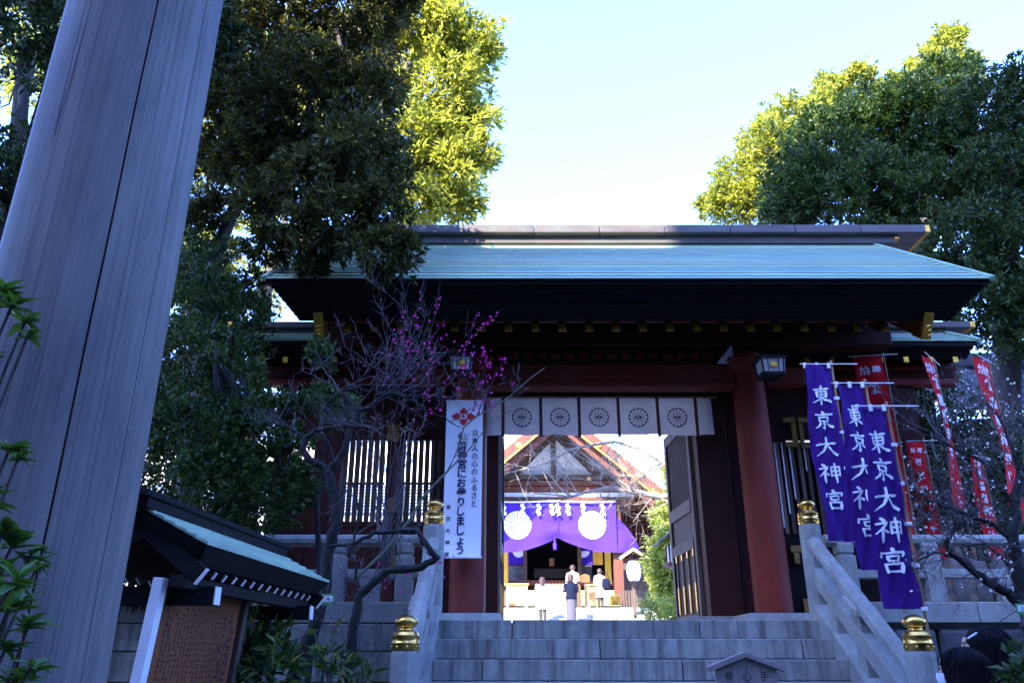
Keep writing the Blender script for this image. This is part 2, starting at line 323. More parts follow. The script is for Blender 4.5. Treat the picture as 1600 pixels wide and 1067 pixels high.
def tree(name, label, cat, trunk, r0, lobes, dens, leaf, lw, lm, seed, per=12, hole=.45, group=None, spread=.75, droop=0., bark='bark', limb_r=.35, twigs=60, shell=.35):
    rng = np.random.default_rng(seed); base = Vector(trunk[0])
    t = thing(name, label, cat, base, 0, group)
    m = MB(); nt_ = len(trunk); m.tube(trunk, [r0 * (1 - .55 * i / (nt_ - 1)) for i in range(nt_)], 12); m.build('trunk', M[bark], t, smooth=True)
    C, D = lobes_points(lobes, dens, rng, hole, shell)
    m = MB()
    for (c, r) in lobes:
        s = Vector(trunk[rng.integers(max(1, nt_ // 2), nt_)]); pts = wander(s, c, 5, .06 * r[0] + .03, rng); rr = r0 * limb_r
        m.tube(pts, [rr * (1 - .7 * i / 5) for i in range(6)], 6)
        idx = rng.integers(0, len(C), max(2, twigs // len(lobes))); k = 0
        for q in idx:
            e = Vector(C[q])
            if (e - Vector(c)).length < r[0] * 1.3:
                m.tube(wander(pts[rng.integers(2, 6)], e, 3, .05, rng), [rr * .3, rr * .22, rr * .15, rr * .08], 4)
    m.build('limbs', M[bark], t, smooth=True)
    ex = []; ed = []; m = MB()                                # loose sprays reaching out of the crown
    for (c, r) in lobes:
        c_ = Vector(c)
        for k in range(max(3, int(9 * (r[0] / .5) ** .6))):
            u = Vector(rng.normal(0, 1, 3)); u.z = abs(u.z) * .8 + .1 - droop * .8; u.normalize(); f0 = c_ + Vector((u.x * r[0], u.y * r[1], u.z * r[2])) * .8; e1 = rng.uniform(.28, .55); side_ = Vector(rng.normal(0, .25, 3)); pts = [f0 + (u + side_ * (q / 3) - Vector((0, 0, droop * .5 * q / 3))) * (r[0] * e1 * q / 3) for q in range(4)]
            m.tube(pts, [.012, .009, .006, .003], 4)
            for q in np.linspace(.25, 1, 6):
                i = min(2, int(q * 3)); p_ = pts[i].lerp(pts[i + 1], q * 3 - i) + Vector(rng.normal(0, leaf * .5, 3)); ex.append(p_); ed.append((u + Vector(rng.normal(0, .4, 3))).normalized())
    m.build('sprays', M[bark], t)
    C = np.concatenate([C, np.array(ex)]); D = np.concatenate([D, np.array(ed)])
    o = origin(t); me = leaf_mesh('crown', C - np.array(o), D, per, leaf, lw, spread, rng, droop)
    link('crown', me, M[lm], t)
    return t
def shrub(name, label, cat, base, lobes, dens, leaf, lw, lm, seed, per=9, hole=.4, group=None, spread=.8, stems=14, droop=0., shell=.3):
    rng = np.random.default_rng(seed); t = thing(name, label, cat, base, 0, group)
    C, D = lobes_points(lobes, dens, rng, hole, shell)
    m = MB()
    for k in range(stems):
        e = Vector(C[rng.integers(0, len(C))]); m.tube(wander(Vector(base) + Vector((rng.normal(0, .06), rng.normal(0, .06), -.03)), e, 4, .05, rng), [.016, .013, .01, .007, .004], 5)
    m.build('stems', M['bark'], t, smooth=True)
    link('foliage', leaf_mesh('foliage', C - np.array(base), D, per, leaf, lw, spread, rng, droop), M[lm], t)
    return t
def grow(m, p, d, ln, r, depth, rng, tips, up=.15, n=4, crook=.35, kids=(2, 4), sides=5):
    """a crooked branch with side shoots; tips collects (point, direction)"""
    pts = [Vector(p)]; d = Vector(d).normalized()
    for i in range(n):
        d = (d + Vector(rng.normal(0, crook, 3)) * .5 + Vector((0, 0, up * .3))).normalized(); pts.append(pts[-1] + d * ln / n); tips.append((pts[-1].copy(), d.copy()))
    m.tube(pts, [r * (1 - .65 * i / n) for i in range(n + 1)], sides if depth > 1 else 3)
    if depth > 0:
        for k in range(rng.integers(*kids) + 1):
            i = rng.integers(1, n + 1); s = (d + Vector(rng.normal(0, .75, 3)) + Vector((0, 0, up))).normalized()
            grow(m, pts[i], s, ln * rng.uniform(.45, .8), max(r * .5, .0016), depth - 1, rng, tips, up, n, crook, kids, sides)
def blossoms(name, pts, size, mat, parent, rng):
    """five petalled flowers joined"""
    C = []; D = []
    V = []; F = []
    o = origin(parent)
    for p in pts:
        ax = Vector(rng.normal(0, 1, 3)).normalized(); a = ax.orthogonal().normalized(); b = ax.cross(a); s = size * rng.uniform(.6, 1.15); c = Vector(p) - o
        for k in range(5):
            t = 2 * math.pi * k / 5; e = a * math.cos(t) + b * math.sin(t); f = -a * math.sin(t) + b * math.cos(t); i = len(V)
            V += [c, c + e * s * .6 + f * s * .38 + ax * s * .15, c + e * s + ax * s * .35, c + e * s * .6 - f * s * .38 + ax * s * .15]; F.append((i, i + 1, i + 2, i + 3))
    me = bpy.data.meshes.new(name); me.from_pydata([tuple(v) for v in V], [], F); ob = link(name, me, mat, parent); ob['kind'] = 'stuff'; return ob

# ---------------------------------------------------------------- lettering
def text_mesh(body, size, bold=0.0, sx=1.0):
    cu = bpy.data.curves.new('lettering', 'FONT'); cu.body = body; cu.size = size; cu.align_x = 'CENTER'; cu.align_y = 'CENTER'; cu.offset = bold; cu.resolution_u = 2
    cu.fill_mode = 'FRONT' if hasattr(cu, 'fill_mode') else cu.fill_mode
    ob = bpy.data.objects.new('lettering', cu); COL.objects.link(ob); dg = bpy.context.evaluated_depsgraph_get(); dg.update()
    me = bpy.data.meshes.new_from_object(ob.evaluated_get(dg)); bpy.data.objects.remove(ob); bpy.data.curves.remove(cu)
    vs = [(v.co.x * sx, v.co.y) for v in me.vertices]; fs = [tuple(p.vertices) for p in me.polygons]; bpy.data.meshes.remove(me); return vs, fs
STROKES = {
 '東': [[(.14, .82, .8), (.5, .84, .7), (.86, .86, 1)], [(.26, .70, 1), (.28, .38, .8)], [(.26, .69, .7), (.75, .71, .9), (.73, .38, .9)], [(.28, .54, .6), (.73, .55, .6)], [(.28, .39, .6), (.73, .40, .6)],
        [(.50, 1.0, 1.1), (.5, .5, .9), (.5, .0, .8)], [(.48, .38, .9), (.32, .2, .7), (.05, .06, .3)], [(.52, .38, .5), (.7, .2, .9), (.97, .08, 1.3)]],
 '京': [[(.46, 1.0, .8), (.54, .88, 1.1)], [(.08, .80, .8), (.5, .83, .7), (.92, .85, 1.1)], [(.27, .69, 1), (.30, .44, .8)], [(.27, .68, .7), (.72, .70, .9), (.69, .44, .9)], [(.30, .46, .6), (.69, .47, .6)],
        [(.5, .46, 1), (.51, .12, 1), (.47, .03, .9), (.38, .10, .3)], [(.32, .34, 1), (.24, .2, .8), (.1, .1, .4)], [(.66, .34, .5), (.78, .24, .9), (.90, .12, 1.2)]],
 '大': [[(.06, .61, .9), (.5, .65, .8), (.94, .69, 1.1)], [(.50, 1.0, 1.2), (.49, .62, 1.0), (.34, .28, .9), (.04, .04, .4)], [(.51, .6, .6), (.68, .3, 1.0), (.97, .06, 1.5)]],
 '神': [[(.2, 1.0, .7), (.29, .88, 1.1)], [(.05, .77, .8), (.38, .80, .9), (.25, .58, .7), (.03, .36, .4)], [(.25, .6, 1), (.25, .0, .9)], [(.3, .53, .5), (.42, .40, 1)],
        [(.53, .82, 1), (.54, .34, .8)], [(.53, .81, .7), (.93, .83, .9), (.91, .34, .9)], [(.54, .59, .6), (.91, .60, .6)], [(.54, .37, .6), (.91, .38, .6)], [(.72, 1.0, 1.1), (.72, -.02, .7)]],
 '宮': [[(.48, 1.02, .8), (.52, .89, 1.1)], [(.13, .86, .8), (.09, .66, 1.1)], [(.13, .83, .7), (.88, .86, .9), (.82, .70, .6)], [(.33, .71, .9), (.36, .50, .8)], [(.33, .70, .7), (.68, .71, .8), (.65, .50, .8)], [(.36, .51, .6), (.65, .52, .6)],
        [(.5, .5, .7), (.46, .38, .5)], [(.23, .38, 1), (.26, .02, .9)], [(.23, .37, .7), (.78, .39, .9), (.75, .02, .9)], [(.26, .07, .7), (.75, .08, .7)]],
}
def brush(ch, cx, cz, s, wd=.085):
    """brush-written character as tapered strokes, each a hair above the one before: list of (verts (x,z,lift), faces)"""
    out = []
    for j, st in enumerate(STROKES[ch]):
        pts = []
        for i in range(len(st) - 1):
            for k in range(4): t = k / 4; pts.append(tuple(st[i][q] * (1 - t) + st[i + 1][q] * t for q in range(3)))
        pts.append(st[-1]); V = []; n = len(pts)
        for i, (x, y, w_) in enumerate(pts):
            a = pts[max(i - 1, 0)]; b = pts[min(i + 1, n - 1)]; dx, dy = b[0] - a[0], b[1] - a[1]; l_ = math.hypot(dx, dy) or 1; nx, ny = -dy / l_, dx / l_
            h = wd * w_ * (.72 if i in (0, n - 1) else 1) * .5 * (1 + .15 * math.sin(i * 2.1 + j)); ex = (-.3 if i == 0 else .3 if i == n - 1 else 0) * wd
            V += [(cx + (x - .5 + nx * h + dx / l_ * ex) * s, cz + (y - .5 + ny * h + dy / l_ * ex) * s, j * .0006), (cx + (x - .5 - nx * h + dx / l_ * ex) * s, cz + (y - .5 - ny * h + dy / l_ * ex) * s, j * .0006)]
        out.append((V, [(2 * i, 2 * i + 2, 2 * i + 3, 2 * i + 1) for i in range(n - 1)]))
    return out
def crest(m, cx, cz, r, place, petals=14, th=.10, flower=True):
    """wheel crest: ring, spokes ending in arcs and a four petalled lozenge; place(x,z,lift)->point"""
    def ring(r0, r1, lift, n=48, a0=0, a1=2 * math.pi, ox=0, oz=0):
        V = []
        for k in range(n + 1):
            t = a0 + (a1 - a0) * k / n; V += [place(cx + ox + r0 * math.cos(t), cz + oz + r0 * math.sin(t), lift), place(cx + ox + r1 * math.cos(t), cz + oz + r1 * math.sin(t), lift)]
        m.add(V, [(2 * k, 2 * k + 1, 2 * k + 3, 2 * k + 2) for k in range(n)])
    ring(r * (1 - th * .8), r, .0015)
    for k in range(petals):
        t = 2 * math.pi * (k + .5) / petals; c, s = math.cos(t), math.sin(t); h = r * .028
        m.add([place(cx + c * r * q + -s * h * e, cz + s * r * q + c * h * e, .003) for (q, e) in ((.3, 1), (.93, 1), (.93, -1), (.3, -1))], [(0, 1, 2, 3)])
        t = 2 * math.pi * k / petals; ring(r * .16, r * .20, .0045, 8, t - 1.35, t + 1.35, math.cos(t) * r * .76, math.sin(t) * r * .76)
    if flower:
        for k in range(4):
            t = math.pi / 2 * k; a = r * (.30 if k % 2 == 0 else .22); c, s = math.cos(t), math.sin(t)
            m.add([place(cx + c * u - s * v_, cz + s * u + c * v_, .006) for (u, v_) in ((a * .12, 0), (a * .55, a * .42), (a * 1.05, a * .3), (a * 1.2, 0), (a * 1.05, -a * .3), (a * .55, -a * .42))], [(0, 1, 2, 3, 4, 5)])

# ---------------------------------------------------------------- the setting
FL = 1.805; LAND = .755; RIS = .15; TR = .25; CX = .95
def structure(name, mb, mat, bevel=0): o = mb.build(name, mat, None, bevel); o['kind'] = 'structure'; return o
rng0 = np.random.default_rng(3)
structure('ground', MB().poly([(-900, -900, -.012), (900, -900, -.012), (900, 1500, -.012), (-900, 1500, -.012)]), M['soil'])
structure('street', MB().box(-30, 30, -12, 3.8, -.4, 0), M['asphalt'])
# planting beds rising from the street to the terrace, left and right of the stairs
def bed(name, x0, x1):
    m = MB(); nx, ny = 16, 12; V = []
    for j in range(ny + 1):
        for i in range(nx + 1):
            x = x0 + (x1 - x0) * i / nx; y = 2.3 + (7.0 - 2.3) * j / ny; V.append((x, y, -.05 + .75 * min(1, max(0, (y - 3.0) / 2.6)) + .03 * math.sin(x * 5 + y * 3) + .02 * math.sin(x * 13 + y * 9)))
    m.add(V, [(j * (nx + 1) + i, j * (nx + 1) + i + 1, (j + 1) * (nx + 1) + i + 1, (j + 1) * (nx + 1) + i) for j in range(ny) for i in range(nx)]); structure(name, m, M['soil'])
bed('garden_bed', -9, -.86); bed('garden_bed', 2.76, 11)
# terrace, stair core, court
structure('stair_core', MB().box(-.98, 2.98, 4.97, 5.2, 0, .604).box(-.62, 2.5, 5.45, 7.24, 0, .70), M['granite'])
structure('terrace', MB().box(-14, -.62, 7.3, 13.2, .3, FL - .004).box(2.52, 14, 7.3, 13.2, .3, FL - .004).box(-.62, 2.52, 7.25, 13.2, .3, FL - .004), M['paving'])
st = thing('stone_stair', None, None, (CX, 6.85, 0)); st['kind'] = 'structure'
shared = {}
for k in range(7):                                   # seven flights of dressed blocks
    z1 = FL - RIS * k; y0 = 6.85 - TR * k; cuts = [-.64]
    x = -.64 + [.64, 1.32, .42, .9, .5, 1.1, .7][k]
    while x < 2.35: cuts.append(x); x += 1.52 + [.0, .05, -.04, .06, .02, .0, .03][k]
    cuts.append(2.54)
    for a, b in zip(cuts, cuts[1:]):
        j = random.uniform(-.004, .004)
        bx('stone_block', M['granite'], st, a + .0035, b - .0035, y0 + j - .004, y0 + .42, z1 - RIS + .005 , z1, .007)
LY0 = 4.95
ld = thing('stone_landing', None, None, (CX, 5.1, 0)); ld['kind'] = 'structure'
for i in range(5):
    for j in range(1):
        bx('stone_block', M['granite'], ld, -1.0 + i * .8 + .003, -.2 + i * .8 - .003, LY0, 5.4, .605, LAND, .006)
for k in range(1, 5):
    for i in range(3): bx('stone_block', M['granite'], ld, -1.0 + i * 1.0 + .003, i * 1.0 - .003, LY0 - .3 * k, LY0 - .3 * k + .34, LAND - RIS * (k + 1) + (.004 if k < 4 else .01), LAND - RIS * k, .006)
# gate floor kerb and sloping sunlit court with steps up to the hall
ct = MB(); ct.add([(-16, 13.2, FL - .006), (18, 13.2, FL - .006), (18, 31, EYE + 1.30), (-16, 31, EYE + 1.30)], [(0, 1, 2, 3)])
structure('court', ct, M['paving'])
hs_ = thing('hall_steps', None, None, (2, 31, EYE)); hs_['kind'] = 'structure'
for k in range(4):
    z1 = EYE + 1.30 + .145 * (k + 1)
    for i in range(7): bx('stone_block', M['granite_pale'], hs_, -5 + i * 2 + .006, -3 + i * 2 - .006, 31.2 + .36 * k, 46, z1 - .143, z1 , .01) if k == 3 else bx('stone_block', M['granite_pale'], hs_, -5 + i * 2 + .006, -3 + i * 2 - .006, 31.2 + .36 * k, 31.62 + .36 * k, z1 - .145, z1, .01)
HF = EYE + 1.88                                    # hall porch level
# retaining walls of large stones
def retaining(name, label, x0, x1, sgn):
    t = thing(name, label, 'wall', ((x0 + x1) / 2, 7.1, LAND))
    zs = [.30, .62, 1.10, 1.33, 1.565, FL - .02]
    for r in range(len(zs) - 1):
        x = x0 - (.4 if r % 2 else 0)
        while x < x1:
            ln = random.uniform(.75, 1.25); a = max(x, x0); b = min(x + ln, x1)
            if b - a > .12: bx('stone_block', M['granite'], t, a + .004, b - .004, 7.02 + random.uniform(0, .012), 7.28, zs[r] + .004, zs[r + 1] - .004, .009)
            x += ln
    return t
retaining('retaining_wall', 'coursed granite retaining wall below the balustrade behind the pink plum tree', -6.2, -.78, -1)
# dark rubble wall below the right balustrade
t = thing('rubble_wall', 'dark irregular stone wall below the balustrade behind the white plum tree', 'wall', (5, 7.1, LAND))
for r in range(5):
    x = 2.76
    while x < 8.6:
        ln = random.uniform(.28, .62); h = .245
        z0 = .42 + r * h * 1.1; m = MB(); j = lambda: random.uniform(-.03, .03)
        m.hexa([(x + .01 + j() * .3, 7.05 + j() * .4, z0 + j() * .3), (x + ln - .01, 7.05 + j() * .4, z0 + j() * .3), (x + ln, 7.3, z0), (x, 7.3, z0), (x + .01 + j(), 7.05 + j() * .4, z0 + h + j() * .3), (x + ln - .01 + j(), 7.05 + j() * .4, z0 + h), (x + ln, 7.3, z0 + h), (x, 7.3, z0 + h)])
        m.build('stone', M['stone_dark'], t, .03); x += ln + .004

# ---------------------------------------------------------------- shrine gate
GC = 1.05
gate = thing('shrine_gate', 'red brown timber shrine gate with green copper roof at the stair head', 'gate', (GC, 8, FL))
for x in (-.43, 2.50):
    p = MB().lathe([(.176, 0), (.176, .5), (.170, 1.6), (.160, 2.62)], (x, 8, FL + .10), 40).build('pillar', M['bengara'], gate, smooth=True)
    MB().hexa([(x - .36, 7.66, FL), (x + .36, 7.66, FL), (x + .36, 8.34, FL), (x - .36, 8.34, FL), (x - .32, 7.70, FL + .098), (x + .32, 7.70, FL + .098), (x + .32, 8.30, FL + .098), (x - .32, 8.30, FL + .098)]).build('plinth', M['granite_pale'], p, .008)
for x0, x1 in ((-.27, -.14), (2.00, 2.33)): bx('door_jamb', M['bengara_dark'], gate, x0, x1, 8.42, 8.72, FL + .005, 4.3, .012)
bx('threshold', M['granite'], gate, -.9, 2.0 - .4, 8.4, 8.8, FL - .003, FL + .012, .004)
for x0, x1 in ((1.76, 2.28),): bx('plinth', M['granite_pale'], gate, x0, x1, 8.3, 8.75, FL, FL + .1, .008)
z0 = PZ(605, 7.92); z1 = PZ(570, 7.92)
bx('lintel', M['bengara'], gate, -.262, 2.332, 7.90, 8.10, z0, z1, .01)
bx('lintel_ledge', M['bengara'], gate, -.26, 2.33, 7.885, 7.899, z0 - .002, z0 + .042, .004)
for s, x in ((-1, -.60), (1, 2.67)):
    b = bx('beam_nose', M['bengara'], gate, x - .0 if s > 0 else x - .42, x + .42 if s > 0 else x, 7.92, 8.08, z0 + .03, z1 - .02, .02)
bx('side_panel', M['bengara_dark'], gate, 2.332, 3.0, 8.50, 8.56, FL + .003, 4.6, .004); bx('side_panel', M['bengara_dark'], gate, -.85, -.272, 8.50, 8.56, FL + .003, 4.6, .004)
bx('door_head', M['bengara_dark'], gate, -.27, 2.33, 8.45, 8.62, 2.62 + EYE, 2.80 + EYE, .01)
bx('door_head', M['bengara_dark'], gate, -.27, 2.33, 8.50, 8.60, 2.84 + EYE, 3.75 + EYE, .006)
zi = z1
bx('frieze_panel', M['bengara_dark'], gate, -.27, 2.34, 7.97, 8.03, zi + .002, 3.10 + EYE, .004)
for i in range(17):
    x = -.17 + i * .148; bx('backlit_frieze_block', M['bengara'], gate, x, x + .085, 7.90, 7.968, PZ(559, 7.9), PZ(553.5, 7.9), .003)  # brighter red blocks stand in for light coming from behind
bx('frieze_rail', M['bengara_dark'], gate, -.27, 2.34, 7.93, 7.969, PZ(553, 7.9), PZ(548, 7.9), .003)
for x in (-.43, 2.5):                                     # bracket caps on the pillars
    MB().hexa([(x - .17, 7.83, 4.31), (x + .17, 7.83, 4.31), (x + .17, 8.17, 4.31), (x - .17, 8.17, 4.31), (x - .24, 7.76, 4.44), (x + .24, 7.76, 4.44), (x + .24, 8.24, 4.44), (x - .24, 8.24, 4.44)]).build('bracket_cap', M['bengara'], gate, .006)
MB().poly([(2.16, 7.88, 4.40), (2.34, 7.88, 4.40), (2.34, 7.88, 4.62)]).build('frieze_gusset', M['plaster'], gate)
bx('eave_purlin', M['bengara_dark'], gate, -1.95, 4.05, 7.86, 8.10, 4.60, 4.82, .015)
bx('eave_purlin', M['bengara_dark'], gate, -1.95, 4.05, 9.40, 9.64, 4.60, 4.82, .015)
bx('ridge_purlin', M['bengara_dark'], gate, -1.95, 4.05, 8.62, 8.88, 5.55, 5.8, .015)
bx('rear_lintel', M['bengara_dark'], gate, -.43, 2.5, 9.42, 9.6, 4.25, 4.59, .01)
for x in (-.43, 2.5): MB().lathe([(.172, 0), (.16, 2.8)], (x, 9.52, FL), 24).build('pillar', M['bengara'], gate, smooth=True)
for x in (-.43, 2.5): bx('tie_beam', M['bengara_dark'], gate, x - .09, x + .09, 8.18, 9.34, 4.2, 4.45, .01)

def gable_roof(t, cx, hx, ye, ze, yr, zr, ncourse, thick, mat, layers, inset_y, inset_x, drop, ridge_half, ridge_h, ridge_d, cap=True, back=True, plates=True):
    """copper courses, layered black eave that steps inward, boarded underside and a two-tier ridge"""
    th = .027
    for side in ((1, -1) if back else (1,)):
        def pt(x, q, lift=0):
            y = ye + (yr - ye) * q; y = y if side > 0 else 2 * yr - y
            return (x, y, ze + (zr - ze) * q + lift)
        for k in range(ncourse):
            q0 = k / ncourse; q1 = (k + 1.12) / ncourse; sx = hx
            a, b = cx - sx, cx + sx; m = MB(); nseg = max(1, int(2 * hx / .6)); off = .3 if k % 2 else 0
            xs = [a] + [a + off + .6 * i for i in range(1 - (k % 2), nseg + 1) if a < a + off + .6 * i < b - .1] + [b]
            for i in range(len(xs) - 1):
                u0 = xs[i] + (.003 if i else 0); u1 = xs[i + 1]; j = random.uniform(-.0015, .0015)
                m.hexa([pt(u0, q0, .013), pt(u1, q0, .013), pt(u1, q1, -.004), pt(u0, q1, -.004), pt(u0, q0, th + j), pt(u1, q0, th + j), pt(u1, q1, .004), pt(u0, q1, .004)] if side > 0 else
                       [pt(u1, q0, .013), pt(u0, q0, .013), pt(u0, q1, -.004), pt(u1, q1, -.004), pt(u1, q0, th + j), pt(u0, q0, th + j), pt(u0, q1, .004), pt(u1, q1, .004)])
            m.build('copper_course', mat, t)
        da, db = cx - hx + .004, cx + hx - .004; D_ = [pt(da, .012, -.05), pt(db, .012, -.05), pt(db, 1, -.05), pt(da, 1, -.05), pt(da, .012, -.006), pt(db, .012, -.006), pt(db, 1, -.006), pt(da, 1, -.006)]
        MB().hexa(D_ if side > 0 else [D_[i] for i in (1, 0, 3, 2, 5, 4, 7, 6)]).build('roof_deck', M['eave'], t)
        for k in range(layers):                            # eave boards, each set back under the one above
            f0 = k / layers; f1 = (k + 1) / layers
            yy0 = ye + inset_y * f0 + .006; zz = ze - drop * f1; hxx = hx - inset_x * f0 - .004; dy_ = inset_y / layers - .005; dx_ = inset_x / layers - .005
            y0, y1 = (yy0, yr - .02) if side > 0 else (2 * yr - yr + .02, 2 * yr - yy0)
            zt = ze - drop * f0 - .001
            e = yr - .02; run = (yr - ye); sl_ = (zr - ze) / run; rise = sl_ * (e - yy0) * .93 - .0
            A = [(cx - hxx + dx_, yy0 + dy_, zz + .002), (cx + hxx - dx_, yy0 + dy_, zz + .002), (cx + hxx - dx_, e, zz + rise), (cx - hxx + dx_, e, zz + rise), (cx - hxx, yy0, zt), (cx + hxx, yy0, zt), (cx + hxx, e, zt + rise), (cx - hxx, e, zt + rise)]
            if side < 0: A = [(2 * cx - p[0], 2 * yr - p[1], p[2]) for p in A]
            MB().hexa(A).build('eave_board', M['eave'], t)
    for side in ((1, -1) if back else (1,)):
        for s in (-1, 1):
            ya, yb = (ye - .004, yr) if side > 0 else (2 * yr - ye + .004, yr)
            MB().bar((cx + s * (hx + .018), ya, ze + .012), (cx + s * (hx + .018), yb, zr + .012), .045, .05).build('verge_trim', mat, t, .004)
    zt = zr - .075
    rb = MB().hexa([(cx - ridge_half + .36, yr - ridge_d * .5, zt), (cx + ridge_half - .36, yr - ridge_d * .5, zt), (cx + ridge_half - .36, yr + ridge_d * .5, zt), (cx - ridge_half + .36, yr + ridge_d * .5, zt),
                    (cx - ridge_half + .36, yr - ridge_d * .5, zt + ridge_h * .48), (cx + ridge_half - .36, yr - ridge_d * .5, zt + ridge_h * .48), (cx + ridge_half - .36, yr + ridge_d * .5, zt + ridge_h * .48), (cx - ridge_half + .36, yr + ridge_d * .5, zt + ridge_h * .48)]).build('ridge_course', M['copper_dark'], t, .008)
    rt = MB(); n = max(2, int(ridge_half * 2 / .75)); w_ = 2 * ridge_half / n
    tops = []
    for i in range(n):
        o_ = bx('ridge_cover', M['copper_dark'], t, cx - ridge_half + i * w_ + .002, cx - ridge_half + (i + 1) * w_ - .002, yr - ridge_d * .72, yr + ridge_d * .72, zt + ridge_h * .48 + .002, zt + ridge_h, .01); tops.append(o_)
    if cap:
        for s in (-1, 1):
            for (hx_, par, za, zb, dd) in ((ridge_half, tops[0] if s < 0 else tops[-1], zt + ridge_h * .50, zt + ridge_h * .98, .70), (ridge_half - .36, rb, zt + .05, zt + ridge_h * .44, .5)):
                x = cx + s * hx_; a, b = (x - .012, x + .05) if s > 0 else (x - .05, x + .012); c_ = bx('ridge_cap', M['gold'], par, a, b, yr - ridge_d * dd - .008, yr + ridge_d * dd + .008, za, zb, .008)
EY, EZ_ = 6.6, 3.253 + EYE; RY, RZ = 8.75, 4.80 + EYE
gable_roof(gate, 1.07, 3.345, EY, EZ_, RY, RZ, 16, .3, M['copper'], 9, .34, .26, .27, 3.98, .215, .34)
for i in range(21):                                        # rafters with gilt ends
    x = -1.594 + i * (5.208 / 20)
    r = MB().bar((x, 7.14, 4.500), (x, 8.70, 4.500 + 1.56 * .70), .07, .085).build('rafter', M['bengara_dark'], gate)
    MB().box(x - .037, x + .037, 7.106, 7.118, 4.452, 4.532).box(x - .02, x + .02, 7.100, 7.106, 4.475, 4.51).build('rafter_cap', M['gold'], r, .002)
    MB().bar((x, 10.3, 4.50), (x, 8.76, 4.50 + 1.54 * .70), .07, .085).build('rafter', M['bengara_dark'], gate)
bx('eave_batten', M['bengara'], gate, -1.72, 3.78, 7.15, 7.21, 4.575, 4.625, .006)
for s, x in ((-1, -1.83), (1, 3.93)):                      # bargeboards with gilt foot plates
    b = MB().bar((x, 6.98, 4.46), (x, 8.74, 4.46 + 1.76 * .70), .07, .24).build('bargeboard', M['bengara'], gate, .006)
    MB().bar((x, 6.93, 4.425), (x, 7.10, 4.425 + .17 * .70), .09, .26).build('gilt_plate', M['gold'], b, .006)
    for k in range(5): MB().bar((x - .02 + .01 * (k % 2), 6.925, 4.33 + k * .045), (x + .025 - .01 * (k % 2), 6.925, 4.35 + k * .045), .008, .012).build('scrollwork', M['brass'], b)
    m = MB().bar((x, 10.52, 4.46), (x, 8.76, 4.46 + 1.76 * .70), .07, .24).build('bargeboard', M['bengara'], gate, .006)
    MB().poly([(x - s * .12, 7.6, 4.84), (x - s * .12, 9.9, 4.84), (x - s * .12, 8.75, 5.6)]).build('gable_panel', M['plaster'], gate)

def door(hx, sgn):
    """open leaf: frame, upper slats, lower panels, gilt straps"""
    d = bx('door', M['doorwood'], gate, hx - .03, hx + .03, 8.66, 8.76, FL + .03, 4.08, .005)
    fx = sgn * .03
    def q(u, z): return (hx - sgn * -0 + (-.05 * u if sgn > 0 else .03 * u), 8.72 + .98 * u, z)
    def rail(z0, z1, nm='rail'):
        a = q(.08, 0); b = q(1, 0); MB().hexa([(a[0] - .028, a[1], z0), (a[0] + .028, a[1], z0), (b[0] + .028, b[1], z0), (b[0] - .028, b[1], z0), (a[0] - .028, a[1], z1), (a[0] + .028, a[1], z1), (b[0] + .028, b[1], z1), (b[0] - .028, b[1], z1)]).build(nm, M['doorwood'], d, .004)
    for z0, z1 in ((FL + .03, FL + .16), (2.62, 2.74), (3.02, 3.16), (3.96, 4.08)): rail(z0, z1)
    a = q(1, 0); bx('stile', M['doorwood'], d, a[0] - .03, a[0] + .03, a[1] + .002, a[1] + .10, FL + .03, 4.08, .004)
    for i in range(13):
        a = q(.11 + .068 * i, 0); bx('slat', M['brownwood'], d, a[0] - .012, a[0] + .012, a[1], a[1] + .036, 3.162, 3.958, .002)
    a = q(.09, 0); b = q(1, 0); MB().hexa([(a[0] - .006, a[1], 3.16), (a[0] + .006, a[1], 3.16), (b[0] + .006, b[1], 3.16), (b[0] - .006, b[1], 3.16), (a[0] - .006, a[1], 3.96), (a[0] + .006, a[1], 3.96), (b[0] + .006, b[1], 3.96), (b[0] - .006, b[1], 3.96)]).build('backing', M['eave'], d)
    for z0, z1 in ((FL + .162, 2.618), (2.742, 3.018)):
        MB().hexa([(a[0] - .005, a[1], z0), (a[0] + .005, a[1], z0), (b[0] + .005, b[1], z0), (b[0] - .005, b[1], z0), (a[0] - .005, a[1], z1), (a[0] + .005, a[1], z1), (b[0] + .005, b[1], z1), (b[0] - .005, b[1], z1)]).build('panel', M['brownwood'], d)
    for i in range(4):
        a = q(.12 + .25 * i, 0); bx('muntin', M['doorwood'], d, a[0] - .022, a[0] + .022, a[1], a[1] + .05, FL + .162, 2.618, .003)
        for z in (FL + .17, 2.55): MB().box(a[0] - .027, a[0] + .027, a[1] - .004, a[1] + .054, z, z + (.30 if z < 2.4 else .17)).build('gilt_strap', M['gold'], d, .003)
door(1.99, 1); door(-.155, -1)

